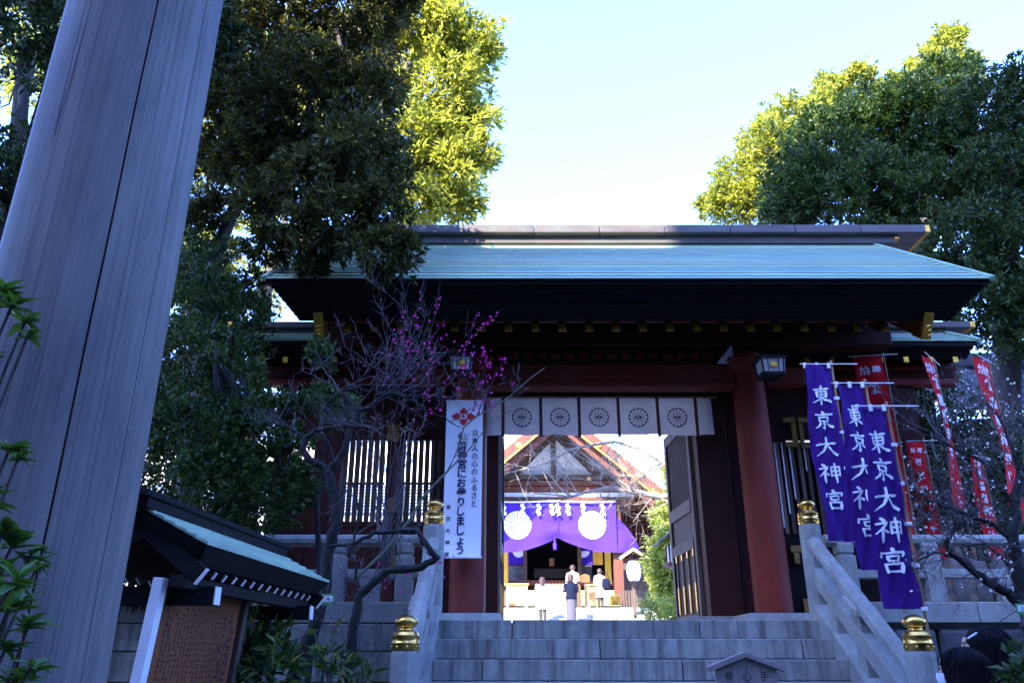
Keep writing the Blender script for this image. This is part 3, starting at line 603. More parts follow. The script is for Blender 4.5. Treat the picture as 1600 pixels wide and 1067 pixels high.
# side wings of the gate
def wing(s, label):
    X = lambda v: GC + s * (v - GC)                          # mirror about the gate axis
    t = thing('gate_wing', label, 'gate wing', (X(3.7), 8.5, FL), 0, 'side wings of the gate')
    gable_roof(t, X(3.95), 1.12, 8.05, PZ(534, 8.05), 8.75, PZ(520, 8.75) , 6, .1, M['copper'], 4, .14, .08, .15, 1.42, .15, .24)
    zt = PZ(534, 8.05) - .16
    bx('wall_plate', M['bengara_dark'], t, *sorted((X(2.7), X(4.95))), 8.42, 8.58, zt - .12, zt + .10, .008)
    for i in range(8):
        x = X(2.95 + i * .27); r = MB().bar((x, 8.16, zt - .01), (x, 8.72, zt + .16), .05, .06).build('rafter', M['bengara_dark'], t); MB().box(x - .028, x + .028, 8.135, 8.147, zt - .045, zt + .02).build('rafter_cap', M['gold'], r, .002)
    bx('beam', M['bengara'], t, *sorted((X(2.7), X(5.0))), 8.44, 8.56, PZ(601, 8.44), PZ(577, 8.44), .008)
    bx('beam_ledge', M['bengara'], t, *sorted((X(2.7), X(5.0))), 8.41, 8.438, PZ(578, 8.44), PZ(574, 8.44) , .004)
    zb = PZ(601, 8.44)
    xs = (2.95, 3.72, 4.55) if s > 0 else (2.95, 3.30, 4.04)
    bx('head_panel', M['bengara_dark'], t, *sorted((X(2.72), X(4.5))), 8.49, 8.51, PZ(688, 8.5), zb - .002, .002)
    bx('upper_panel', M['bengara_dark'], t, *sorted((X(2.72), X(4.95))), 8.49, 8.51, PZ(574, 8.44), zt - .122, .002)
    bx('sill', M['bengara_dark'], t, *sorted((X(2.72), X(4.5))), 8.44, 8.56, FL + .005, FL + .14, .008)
    return t, X, zb
wl, XL, zbl = wing(-1, 'left gate wing with open slatted window, partly behind the pink plum')
wr, XR, zbr = wing(1, 'right gate wing with dark doors and gilt plates behind the blue flags')
zs0, zs1 = PZ(815, 8.5), PZ(689, 8.5)
for px in (440,): pass
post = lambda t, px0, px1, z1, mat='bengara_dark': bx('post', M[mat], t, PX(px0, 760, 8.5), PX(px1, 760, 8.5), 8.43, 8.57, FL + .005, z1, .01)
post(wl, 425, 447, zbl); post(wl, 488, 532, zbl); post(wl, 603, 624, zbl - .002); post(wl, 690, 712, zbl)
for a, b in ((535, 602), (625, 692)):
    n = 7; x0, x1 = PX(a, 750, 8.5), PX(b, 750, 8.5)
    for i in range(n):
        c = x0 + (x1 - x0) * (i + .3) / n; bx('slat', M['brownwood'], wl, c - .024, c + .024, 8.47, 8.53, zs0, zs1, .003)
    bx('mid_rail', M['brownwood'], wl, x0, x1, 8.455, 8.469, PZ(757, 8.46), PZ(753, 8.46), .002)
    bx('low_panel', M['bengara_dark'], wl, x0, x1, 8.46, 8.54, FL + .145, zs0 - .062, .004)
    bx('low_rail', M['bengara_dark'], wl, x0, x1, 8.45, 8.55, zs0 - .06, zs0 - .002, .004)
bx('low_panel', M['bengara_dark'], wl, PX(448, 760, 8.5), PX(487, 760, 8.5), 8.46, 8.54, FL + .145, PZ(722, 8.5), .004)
for z in (PZ(800, 8.42), PZ(885, 8.42)): bx('gilt_fitting', M['gold_shaded'], wl, PX(606, 800, 8.42), PX(621, 800, 8.42), 8.415, 8.428, z, z + .15, .004)
bx('gilt_fitting', M['gold_shaded'], wl, PX(604, 700, 8.42), PX(623, 700, 8.42), 8.415, 8.428, PZ(690, 8.42), PZ(664, 8.42), .004)
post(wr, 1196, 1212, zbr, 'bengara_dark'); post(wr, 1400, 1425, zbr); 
x0, x1 = PX(1213, 750, 8.5), PX(1398, 750, 8.5)
bx('door_backing', M['eave'], wr, x0, x1, 8.53, 8.56, FL + .145, PZ(690, 8.5) - .002, .003)
for i in range(16):
    c = x0 + (x1 - x0) * (i + .5) / 16; bx('slat', M['brownwood'] if i % 3 else M['doorwood'], wr, c - .02, c + .02, 8.47, 8.525, PZ(835, 8.5), PZ(692, 8.5), .003)
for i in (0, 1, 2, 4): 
    c = x0 + (x1 - x0) * i / 16 + .01; bx('lit_gap_strip', M['white_paint'], wr, c - .006, c + .006, 8.455, 8.467, PZ(825 - 22 * i, 8.5), PZ(692, 8.5), .001)  # white strips stand in for light through the slat gaps
bx('low_panel', M['eave'], wr, x0, x1, 8.48, 8.528, FL + .145, PZ(838, 8.5), .004)
for (a, b, c, d) in ((1228, 1248, 652, 660), (1240, 1248, 660.5, 690), (1228, 1248, 690.5, 698), (1252, 1270, 652, 660), (1252, 1259, 660.5, 690), (1252, 1270, 690.5, 700), (1215, 1231, 852, 863), (1219, 1227, 863.5, 880), (1224, 1236, 935, 966)):
    bx('gilt_plate', M['gold_shaded'], wr, PX(a, 700, 8.44), PX(b, 700, 8.44), 8.43, 8.452, PZ(d, 8.44), PZ(c, 8.44), .004)

# ---------------------------------------------------------------- granite balustrades
def finial(x, y, z, parent, s=.86, sz=.74):
    pr = [(.0, 0), (.098, 0), (.100, .012), (.100, .05), (.104, .055), (.104, .066), (.100, .07), (.100, .108), (.104, .112), (.104, .122), (.097, .128), (.092, .146), (.075, .160), (.050, .168), (.046, .182), (.060, .190), (.078, .208), (.086, .232), (.080, .256), (.060, .276), (.034, .288), (.0, .296)]
    f = MB().lathe([(a * s, b * sz) for a, b in pr], (x, y, z), 32).build('finial', M['brass'], parent, smooth=True)
    for k in range(8):
        t = 2 * math.pi * (k + .3) / 8; o = MB().lathe([(.010, -.004), (.009, .004), (.005, .009), (0, .010)], (0, 0, 0), 8).build('rivet', M['brass'], f, smooth=True, off=(0, 0, 0))
        o.location = Vector((x + .098 * s * math.cos(t), y + .098 * s * math.sin(t), z + .030 * sz)) - origin(f) ; o.rotation_euler = Vector((math.cos(t), math.sin(t), 0)).to_track_quat('Z', 'Y').to_euler()
def newel(x, y, z0, h, parent, label=None):
    r = .092; n = MB().lathe([(r, 0), (r, h - .03), (r * .97, h - .008), (r * .9, h)], (x, y, z0), 10).build('newel_post', M['granite_pale'], parent, .006)
    finial(x, y, z0 + h, n)
    return n
def stair_rail(s, label):
    x = CX + s * 1.625; y0, y1 = 5.4, 7.0
    t = thing('stair_balustrade', label, 'balustrade', (x, 6.2, LAND), 0, 'granite balustrades of the stair')
    newel(x, y1, FL, .785, t); newel(x, y0, LAND, .80, t)
    q = lambda u, z: (x, y1 - .06 + (y0 - y1 + .12) * u, z - (FL - LAND - .02) * u)
    m = MB()                                                  # octagonal handrail
    m.tube([q(0, FL + .62), q(1, FL + .62)], .062, 8); m.build('handrail', M['granite_pale'], t)
    MB().bar(q(0, FL + .36), q(1, FL + .36), .10, .13).build('mid_rail', M['granite_pale'], t, .008)
    MB().bar(q(-.02, FL + .02), q(1.02, FL + .02), .17, .20).build('string_course', M['granite_pale'], t, .008)
    for u in (.2, .5, .8):
        a = q(u, FL + .11); b = q(u, FL + .30); bx('strut', M['granite_pale'], t, x - .045, x + .045, a[1] - .07, a[1] + .07, a[2] - .06, b[2] + .03, .006)
    for u in (.5,):
        a = q(u, FL + .42); bx('strut', M['granite_pale'], t, x - .045, x + .045, a[1] - .07, a[1] + .07, a[2] - .04, a[2] + .155, .006)
        MB().hexa([(x - .085, a[1] - .10, a[2] + .075), (x + .085, a[1] - .10, a[2] + .075), (x + .085, a[1] + .10, a[2] + .19), (x - .085, a[1] + .10, a[2] + .19), (x - .085, a[1] - .10, a[2] + .135), (x + .085, a[1] - .10, a[2] + .135), (x + .085, a[1] + .10, a[2] + .25), (x - .085, a[1] + .10, a[2] + .25)]).build('rail_bracket', M['granite_pale'], t, .01)
stair_rail(-1, 'left granite stair balustrade with brass finials, beside the pink plum')
stair_rail(1, 'right granite stair balustrade with brass finials, below the blue flags')
def fence(x0, x1, posts, label, s):
    t = thing('stone_fence', label, 'fence', ((x0 + x1) / 2, 7.15, FL), 0, 'granite fences along the terrace')
    MB().tube([(x0, 7.15, PZ(844.5, 7.15)), (x1, 7.15, PZ(844.5, 7.15))], .052, 10).build('top_rail', M['granite_pale'], t)
    bx('mid_rail', M['granite_pale'], t, x0, x1, 7.10, 7.20, PZ(903, 7.12), PZ(889, 7.12), .008)
    n = int((x1 - x0) / 1.1); w_ = (x1 - x0) / n
    for i in range(n): bx('base_stone', M['granite_pale'], t, x0 + i * w_ + .003, x0 + (i + 1) * w_ - .003, 7.035, 7.28, FL - .016, PZ(940, 7.06), .01)
    zb = PZ(940, 7.06); zt = PZ(850, 7.15)
    for x in posts:
        o = MB().box(x - .075, x + .075, 7.08, 7.22, zb + .001, zt - .10).build('post', M['granite_pale'], t, .01); MB().box(x - .07, x + .07, 7.082, 7.218, zt - .085, zt + .005).build('post_cap', M['granite_pale'], o, .015); MB().box(x - .055, x + .055, 7.09, 7.21, zt - .1, zt - .085).build('post_neck', M['granite'], o)
    for i in range(len(posts) - 1):
        c = (posts[i] + posts[i + 1]) / 2; bx('strut', M['granite_pale'], t, c - .09, c + .09, 7.10, 7.20, zb + .001, PZ(903, 7.12) - .001, .008)
fence(-5.8, -.78, [PX(530, 850, 7.15) - 1.55 * k for k in (3, 2, 1, 0)] + [-.93], 'granite fence on the terrace left of the stair, behind the pink plum', -1)
fence(2.74, 8.6, [2.9, PX(1452, 880, 7.15), 4.55 + .35, 6.3, 7.9], 'granite fence on the terrace right of the stair, behind the white plum', 1)
t = thing('paling_fence', 'weathered grey timber paling fence behind the right granite fence', 'fence', (5.4, 7.42, FL))
for i in range(26):
    x = 3.35 + i * .2; h = PZ(872 + random.uniform(-3, 4), 7.4); bx('paling', M['greywood'], t, x, x + .12, 7.40, 7.425, FL + .01, h, .004)
bx('paling_rail', M['greywood'], t, 3.3, 8.6, 7.426, 7.46, FL + .25, FL + .31, .004)

# ---------------------------------------------------------------- curtains and hanging cloth
def sheet(name, x0, x1, z0, z1, yf, mat, parent, nx=10, nz=8, th=.002, xf=None):
    """hanging cloth with two faces: x across, z down, yf(x,z) the depth"""
    m = MB(); V = []
    for j in range(nz + 1):
        for i in range(nx + 1):
            x = x0 + (x1 - x0) * i / nx; z = z1 + (z0 - z1) * j / nz; V.append(((xf(x, z) if xf else x), yf(x, z), z))
    m.add(V, [(j * (nx + 1) + i, j * (nx + 1) + i + 1, (j + 1) * (nx + 1) + i + 1, (j + 1) * (nx + 1) + i) for j in range(nz) for i in range(nx)])
    return m.build(name, mat, parent, smooth=True)
def lettering(lines, parent, place, mat, name='lettering'):
    """lines: (text, centre x, top z, size, step, bold) set vertically, each character upright"""
    for (s, cx, zt, size, step, bold) in lines:
        for k, ch in enumerate(s):
            vs, fs = text_mesh(ch, size / .93, bold)
            ox = (max(v[0] for v in vs) + min(v[0] for v in vs)) / 2 if vs else 0
            MB().add([place(cx + x - ox, zt - step * (k + .5) + y - size * .08, .004) for x, y in vs], fs).build('character', mat, parent)

t = thing('entrance_curtain', 'pale grey short curtain with five wheel crests across the gate opening', 'curtain', (CX, 8.3, 3.9))
cz1, cz0 = PZ(622, 8.3), PZ(679.5, 8.3); cy = lambda x, z: 8.3 + .014 * math.sin(x * 11) * (cz1 - z) / .4 + .006 * math.sin(x * 31 + z * 4)
edges = [757, 786, 845, 905, 966.5, 1028, 1088, 1115]; ex = [PX(e, 650, 8.3) for e in edges]
for i in range(7):
    sag = lambda x, z, i=i: x
    p = sheet('curtain_panel', ex[i] + .012, ex[i + 1] - .012, cz0 + random.uniform(-.008, .008), cz1, cy, M['noren'], t, 10, 6)
    if 0 < i < 6:
        m = MB(); crest(m, (ex[i] + ex[i + 1]) / 2, PZ(652, 8.3), .107, lambda x, z, l: (x, cy(x, z) - l - .003, z), 14); m.build('crest', M['ink_blue'], p)
for e in ex[1:-1]: sheet('strap', e - .017, e + .017, cz0 - .022, cz1 + .01, lambda x, z: cy(x, z) - .006, M['strap'], t, 2, 6)
MB().tube([(ex[0] - .06, 8.31, cz1 + .015), (ex[-1] + .06, 8.31, cz1 + .015)], .014, 8).build('curtain_rod', M['bamboo'], t)

t = thing('hanging_banner', 'tall white banner with red flower crest and navy lettering on the left gate pillar', 'banner', (-.45, 7.76, 4.2))
bz1, bz0 = PZ(626, 7.74), PZ(871, 7.74); b0, b1 = PX(696, 750, 7.74) - .01, PX(753, 750, 7.74)
by = lambda x, z: 7.74 + .005 * math.sin((z) * 3.1) - .05 * max(0, 1 - (z - bz0) / .25) ** 2
sheet('banner_cloth', b0, b1, bz0, bz1, by, M['banner_white'], t, 4, 60)
MB().tube([(b0 - .01, by(0, bz0) + .006, bz0), (b1 + .01, by(0, bz0) + .006, bz0)], .012, 8).build('bottom_rod', M['white_pole'], t)
MB().tube([(b0 - .01, 7.746, bz1), (b1 + .01, 7.746, bz1)], .010, 8).build('top_rod', M['white_pole'], t)
bp_ = lambda x, z, l: (x, by(x, z) - l - .004, z); bw = b1 - b0
m = MB(); ccx, ccz, cr = b0 + bw * .47, PZ(651, 7.74), .083
for k in range(4):
    a = math.pi / 2 * k; c, s = math.cos(a), math.sin(a); q = 1.25 if k % 2 == 0 else 1.0
    m.add([bp_(ccx + (c * u * q - s * v), ccz + s * u * q + c * v, .004) for u, v in ((.025, 0), (.036, .026), (.060, .040), (.072, .022), (.088, .014), (.094, 0), (.088, -.014), (.072, -.022), (.060, -.040), (.036, -.026))], [tuple(range(10))])
    a += math.pi / 4; c, s = math.cos(a), math.sin(a); m.add([bp_(ccx + c * u - s * v, ccz + s * u + c * v, .0046) for u, v in ((.030, 0), (.040, .012), (.058, 0), (.040, -.012))], [(0, 1, 2, 3)])
m.add([bp_(ccx + .014 * math.cos(k * math.pi / 4), ccz + .014 * math.sin(k * math.pi / 4), .005) for k in range(8)], [tuple(range(8))])
m.build('flower_crest', M['print_red'], t)
zz = lambda py: PZ(py, 7.74)
lettering([('日本人の心のふるさと', b0 + bw * .80, zz(671), .066, (zz(671) - zz(793)) / 10, .0008)], t, bp_, M['ink_blue'])
lettering([('伊勢神宮にお参りしましょう', b0 + bw * .46, zz(676), .092, (zz(676) - zz(867)) / 13, .0024)], t, bp_, M['ink_blue'])
lettering([('東京大神宮', b0 + bw * .13, zz(783), .044, (zz(783) - zz(876)) / 5, .001)], t, bp_, M['ink'])

def nobori(px1, pyt, pyb, Y, wd, label, ph, pole_z):
    x1 = PX(px1, pyt, Y); z1 = PZ(pyt, Y); z0 = PZ(pyb, Y)
    t = thing('tall_flag', label, 'flag', (x1, Y, pole_z), 0, 'indigo flags along the right stair balustrade')
    yf = lambda x, z: Y + .038 * math.sin((z - z1) * 4.2 + x * 9 + ph) * min(1, (x1 - x + .02) / wd) + .014 * math.sin(x * 38 + ph + z * 7) + .008 * math.sin(x * 70 - z * 19 + ph)
    fx = lambda x, z: x + .012 * math.sin((z - z1) * 3 + ph) * (x1 - x) / wd - .02 * (x1 - x) / wd * (z1 - z) / (z1 - z0)
    c = sheet('flag_cloth', x1 - wd, x1, z0, z1, yf, M['flag'], t, 12, 40, xf=fx)
    MB().tube([(x1 + .016, Y + .01, pole_z), (x1 + .016, Y + .01, z1 + .05)], .010, 8).build('pole', M['bamboo'], t)
    MB().tube([(x1 - wd - .03, Y - .006, z1 + .012), (x1 + .24, Y - .004, z1 + .012)], .0045, 6).build('cross_rod', M['white_pole'], t)
    for k in range(3):
        x = x1 - wd + .012 + (wd - .03) * k / 2; MB().box(x - .012, x + .014, Y - .014, Y + .004, z1 - .028, z1 + .022).build('tab', M['print_white'], t, .003)
    for k in range(1, 6):
        z = z1 + (z0 - z1) * k / 5; MB().box(x1 - .012, x1 + .032, Y - .012, Y + .024, z - .013, z + .013).build('tab', M['print_white'], t, .003)
    h = z1 - z0
    for k, ch in enumerate('東京大神宮'):
        m = MB()
        for V, F in brush(ch, x1 - wd * .52, z1 - h * (.185 + .148 * k), .158, .118): m.add([(fx(x, z), yf(x, z) - .008 - l, z) for x, z, l in V], F)
        m.build('brush_character', M['print_white'], c)
rz = lambda y: LAND + .62 + (FL - LAND - .02) * (y - 5.46) / 1.48
nobori(1297, 571, 846, 6.62, .238, 'furthest blue shrine flag with white brush lettering, beside the upper newel post', .3, rz(6.6))
nobori(1350, 601, 890, 6.08, .235, 'middle blue shrine flag with white brush lettering above the right handrail', 1.4, rz(6.1))
nobori(1384, 637, 951, 5.54, .222, 'nearest blue shrine flag with white brush lettering behind the lower right finial', 2.2, rz(5.55))

def red_flag(px, pyt, pyb, Y, yaw, label, ph, wd=.40, dim=False):
    x1 = PX(px, pyt, Y); z1 = PZ(pyt, Y); z0 = PZ(pyb, Y)
    t = thing('red_banner', label, 'banner', (x1, Y, FL), yaw, 'red votive banners behind the white plum')
    h = z1 - z0; Z = lambda z: z - FL; O = (0, 0, 0)
    yf = lambda x, z: .03 * math.sin((z - z1) * 4 + ph) * min(1, -x / wd + .1) + .012 * math.sin(x * 22 + z * 3 + ph)
    fx = lambda x, z: x * (1 - .25 * (z1 - z) / h * abs(math.sin(ph + 1)))
    m = MB(); V = []
    for j in range(31):
        for i in range(9):
            x = -wd + wd * i / 8; z = z1 - h * j / 30; V.append((fx(x, z), yf(x, z), Z(z)))
    m.add(V, [(j * 9 + i, j * 9 + i + 1, (j + 1) * 9 + i + 1, (j + 1) * 9 + i) for j in range(30) for i in range(8)]); c = m.build('banner_cloth', M['red_cloth'], t, smooth=True, off=O)
    MB().tube([(.016, .01, 0), (.016, .01, Z(z1) + .05)], .011, 8).build('pole', M['bamboo'], t, off=O)
    MB().tube([(-wd - .04, -.006, Z(z1) + .010), (.16, -.004, Z(z1) + .010)], .0045, 6).build('cross_rod', M['white_pole'], t, off=O)
    m = MB(); s = wd * .52
    def put(ch, cx, cz, size, bold):
        m = MB(); vs, fs = text_mesh(ch, size / .93, bold); ox = (max(v[0] for v in vs) + min(v[0] for v in vs)) / 2
        for sg, lf in ((1, -.007), (1, .007)): m.add([(fx(cx + x - ox, cz), yf(cx + x - ox, cz + y) + lf, Z(cz + y - size * .08)) for x, y in vs], fs if lf < 0 else [tuple(reversed(f)) for f in fs])
        m.build('character', M['print_white'], c, off=O)
    put('奉', -wd * .28, z1 - h * .075, wd * .33, .003); put('納', -wd * .70, z1 - h * .075, wd * .33, .003)
    for k, ch in enumerate('飯富稲荷神社'): put(ch, -wd * .5, z1 - h * (.175 + .115 * k), wd * .37, .004)
    put('様', -wd * .5, z1 - h * .95, wd * .3, .003)
red_flag(1378, 556, 872, 8.05, R(-10), 'red banner partly hidden behind the blue flags', .4, .30)
red_flag(1461, 566, 800, 7.95, R(48), 'narrow red banner with white lettering between blue flags and white plum', 1.3, .34)
red_flag(1545, 566, 815, 7.95, R(40), 'red banner with white lettering furthest to the right', 2.1, .32)
red_flag(1442, 690, 876, 8.75, R(-5), 'low shaded red banner standing behind the granite fence', 3.0, .18)
red_flag(1533, 715, 880, 8.35, R(30), 'low shaded red banner half hidden behind the plum branches', 4.2, .24)

# lanterns on the gate
def lantern(px0, px1, py0, py1, Y, label):
    a, b = PX(px0, py0, Y), PX(px1, py0, Y); z0, z1 = PZ(py1, Y), PZ(py0, Y); c = (a + b) / 2; w2 = (b - a) / 2
    t = thing('gate_lantern', label, 'lantern', (c, Y, z1), 0, 'square lanterns on the gate front')
    def ring(k, z): return [(c - w2 * k, Y - w2 * k, z), (c + w2 * k, Y - w2 * k, z), (c + w2 * k, Y + w2 * k, z), (c - w2 * k, Y + w2 * k, z)]
    MB().loft([ring(1.25, z1), ring(1.25, z1 + .02), ring(.5, z1 + .07)]).build('cap', M['black'], t, .004)
    MB().loft([ring(.80, z0 - .03), ring(1.08, z0 - .03 + .02), ring(1.08, z0)]).build('base', M['black'], t, .004)
    MB().loft([ring(.82, z0 + .001), ring(.94, z1 - .001)]).build('paper_shade', M['paper'], t)
    for sx in (-1, 1):
        for sy in (-1, 1): MB().bar((c + sx * w2 * .85, Y + sy * w2 * .85, z0), (c + sx * w2 * .97, Y + sy * w2 * .97, z1), .014, .014).build('frame_bar', M['black'], t)
    for sx in (-.45, .45): MB().bar((c + sx * w2, Y - w2 * .84 - .003, z0), (c + sx * w2, Y - w2 * .96 - .003, z1), .006, .006, (1, 0, 0)).build('frame_bar', M['black'], t)
    zc = (z0 + z1) / 2
    o = MB().lathe([(0, 0), (.034, 0), (.034, .006), (.020, .009), (0, .010)], (0, 0, 0), 16).build('gilt_boss', M['gold'], t, off=(0, 0, 0)); o.rotation_euler = (math.pi / 2, 0, 0); o.location = (0, -w2 * .90 - .012, zc - z1)
    MB().tube([(c, Y, z1 + .06), (c, Y, z1 + .16), (c, Y + .22, z1 + .16)], .012, 6).build('bracket', M['black'], t)
    return t
lantern(1184, 1220, 565, 586, 7.45, 'black framed square lantern with gilt boss by the right gate pillar')
lantern(706, 738, 562, 582, 7.45, 'black framed square lantern with gilt boss behind the pink plum blossoms')

# ---------------------------------------------------------------- torii
TR_ = .292
t = thing('torii', 'huge weathered grey timber torii, its round left post close by', 'torii', (.95, 2.6, 0))
def torii_post(x):
    cracks = ((-.93, .024, .0125), (-1.55, .012, .007), (-1.31, .010, .005), (-.25, .012, .007), (-2.0, .010, .008), (-.60, .006, .004), (-1.75, .006, .004), (.9, .02, .012), (2.2, .02, .012), (3.3, .02, .010))
    base = sorted(-math.pi + 2 * math.pi * i / 110 for i in range(110)); cols = []
    for a in base:
        if min(abs((a - c[0] + math.pi) % (2 * math.pi) - math.pi) for c in cracks) > .030: cols.append((a, None, 0, 0))
    for ci, (a0, dp, w_) in enumerate(cracks):
        for o_, d_ in ((-1.5, 0), (-1, .0), (-.35, 1), (.35, 1), (1, 0), (1.5, 0)): cols.append(((a0 + math.pi) % (2 * math.pi) - math.pi, ci, o_, d_))
    cols.sort(key=lambda c: c[0] + c[2] * .006)
    m = MB(); rings = []; n = len(cols)
    for k in range(61):
        z = 5.6 * k / 60; r = TR_ - .010 * k / 60; ring = []
        for (a, ci, o_, d_) in cols:
            rr = r + .0012 * math.sin(a * 17 + z * .7)
            if ci is not None:
                a0, dp, w_ = cracks[ci]; wz = w_ * (.35 + .65 * max(0, math.sin(z * (.55 + .13 * ci) + ci * 1.7)) ** .6); a = a0 + .010 * math.sin(z * 1.1 + ci) + .0025 * math.sin(z * 7 + ci * 2) + o_ * wz; rr -= dp * d_ * min(1, wz / w_ * 1.2)
            ring.append((x + rr * math.cos(a), 2.6 + rr * math.sin(a), z))
        rings.append(ring)
    m.loft(rings)
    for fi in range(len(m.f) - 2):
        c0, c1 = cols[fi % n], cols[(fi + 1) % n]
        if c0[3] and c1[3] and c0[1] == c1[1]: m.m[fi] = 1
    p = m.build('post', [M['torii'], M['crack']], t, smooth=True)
    MB().lathe([(.40, -.03), (.40, .10), (.37, .14), (.33, .14)], (x, 2.6, 0), 32).build('post_base', M['granite'], p, smooth=True)
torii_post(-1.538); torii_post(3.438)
MB().tube([(-2.9, 2.6, 5.8), (4.8, 2.6, 5.8)], .26, 32).build('top_beam', M['torii'], t, smooth=True)
bx('tie_rail', M['torii'], t, -1.9, 3.8, 2.5, 2.7, 4.85, 5.2, .01)

# ---------------------------------------------------------------- roofed notice board beside the torii
E_ = Vector((.075, 1, 0)).normalized(); N_ = Vector((E_.y, -E_.x, 0))
def B(u, n, z): return tuple(Vector((-1.235, 3.3, 0)) + E_ * u + N_ * n + Vector((0, 0, z)))
ez = PZ(850, 3.3); rzb = PZ(772, 3.3); RN = -.30
t = thing('notice_board', 'roofed timber notice board with green copper roof and long ink text beside the torii', 'notice board', B(.8, RN, 0))
bar = lambda name, mat, p, q, w_, h_, par=None, bv=.004: MB().bar(p, q, w_, h_).build(name, M[mat], par or t, bv)
ULEN = 1.72
for side in (1, -1):
    for k in range(6):
        q0, q1 = k / 6, (k + 1.15) / 6
        def rp(u, q, l): n = RN * q; n = n if side > 0 else 2 * RN - n; return B(u, n, ez + (rzb - .05 - ez) * q + l)
        for i in range(3):
            u0, u1 = ULEN * i / 3 + .002, ULEN * (i + 1) / 3 - .002
            MB().hexa([rp(u0, q0, 0), rp(u1, q0, 0), rp(u1, q1, -.003), rp(u0, q1, -.003), rp(u0, q0, .014), rp(u1, q0, .014), rp(u1, q1, .004), rp(u0, q1, .004)]).build('copper_sheet', M['copper'], t)
    s_ = lambda n: n if side > 0 else 2 * RN - n
    MB().hexa([B(.07, s_(-.06), ez - .075), B(ULEN - .07, s_(-.06), ez - .075), B(ULEN - .03, RN, rzb - .12), B(.03, RN, rzb - .12), B(0, s_(0), ez - .002), B(ULEN, s_(0), ez - .002), B(ULEN, RN, rzb - .06), B(0, RN, rzb - .06)]).build('eave_board', M['ridge_black'], t)
    for k in range(14):
        u = .16 + (ULEN - .3) * k / 13; a = B(u, s_(-.075), ez - .098); b = B(u, RN, rzb - .145)
        r = bar('rafter', 'brownwood', a, b, .022, .034); d = (Vector(a) - Vector(b)).normalized() * .004
        MB().bar(tuple(Vector(a) + d), a, .020, .032).build('rafter_end', M['white_paint'], r)
    for u in (.05, ULEN - .05):
        bb = bar('bargeboard', 'ridge_black', B(u, s_(-.03), ez - .12), B(u, RN, rzb - .12), .03, .075); a = Vector(B(u, s_(-.03), ez - .12)); d = (a - Vector(B(u, RN, rzb - .12))).normalized()
        MB().bar(tuple(a + d * .004), tuple(a), .028, .073).build('white_end', M['white_paint'], bb)
bar('ridge_course', 'ridge_black', B(-.04, RN, rzb - .035), B(ULEN - .06, RN, rzb - .035), .09, .045); bar('ridge_cover', 'ridge_black', B(-.08, RN, rzb + .0), B(ULEN - .02, RN, rzb + .0), .11, .026)
for u in (.20, 1.48):
    p = bar('post', 'brownwood', B(u, RN, 0), B(u, RN, rzb - .14), .09, .09); 
    c = bar('cross_beam', 'ridge_black', B(u, -.02, ez - .185), B(u, 2 * RN + .02, ez - .185), .06, .075); MB().bar(B(u, -.015, ez - .185), B(u, -.02, ez - .185), .057, .072).build('white_end', M['white_paint'], c)
bar('plate', 'ridge_black', B(.02, -.12, ez - .14), B(ULEN - .02, -.12, ez - .14), .05, .05)
# slanting written panel
def Bp(u, z, l=0): f = (z - .4) / 1.4; return B(u, -.215 - .10 * (1 - f) + l * 1.0, z)
u0, u1, zb0, zb1 = .13, .95, .45, PZ(912, 3.45)
MB().hexa([Bp(u0, zb0), Bp(u1, zb0), Bp(u1, zb0, -.03), Bp(u0, zb0, -.03), Bp(u0, zb1), Bp(u1, zb1), Bp(u1, zb1, -.03), Bp(u0, zb1, -.03)]).build('written_panel', M['boardwood'], t, .003)
m = MB(); rg = np.random.default_rng(11)
for c in range(21):
    u = u1 - .05 - c * .0345; big = c in (0, 1, 3); z = zb1 - .06 - (0 if c > 5 else [.10, .02, .16, .05, .02, .02][c]); st_ = .034 if big else .021; zend = zb0 + .15
    while z > zend:
        for k in range(5):
            a = rg.uniform(-.5, .5) * st_ * .75; b = rg.uniform(-.45, .45) * st_ * .9; hz = rg.random() < .55; l_ = st_ * rg.uniform(.25, .5); w_ = st_ * .06
            du, dz = (l_, w_) if hz else (w_, l_)
            m.add([Bp(u + a - du, z + b - dz, .0012 + k * .0002), Bp(u + a + du, z + b - dz, .0012 + k * .0002), Bp(u + a + du, z + b + dz, .0012 + k * .0002), Bp(u + a - du, z + b + dz, .0012 + k * .0002)], [(0, 1, 2, 3)])
        z -= st_ * 1.12
        if rg.random() < .03: z -= .1
o = m.build('ink_text', M['ink'], t); o['kind'] = 'stuff'
bar('panel_stile', 'white_paint', Bp(.085, zb0 - .3), Bp(.085, zb1 + .02), .05, .045)
bar('panel_stile', 'brownwood', Bp(.985, zb0 - .3), Bp(.985, zb1 + .02), .05, .045)
m = MB()
for k in range(16):
    a = 2 * math.pi * k / 16; c = Vector(B(.30, RN + .02, PZ(948, 3.6))); ax = E_; uz = Vector((0, 0, 1)); r0, r1 = .012, .05
    d = ax * math.cos(a) + uz * math.sin(a); f = -ax * math.sin(a) + uz * math.cos(a)
    m.add([c + d * r0, c + d * r1 * .8 - f * .008, c + d * r1, c + d * r1 * .8 + f * .008], [(0, 1, 2, 3)])
m.build('white_crest', M['white_paint'], t)
bar('back_panel', 'brownwood', B(.22, RN, 1.2), B(1.46, RN, 1.2), .02, 1.0)

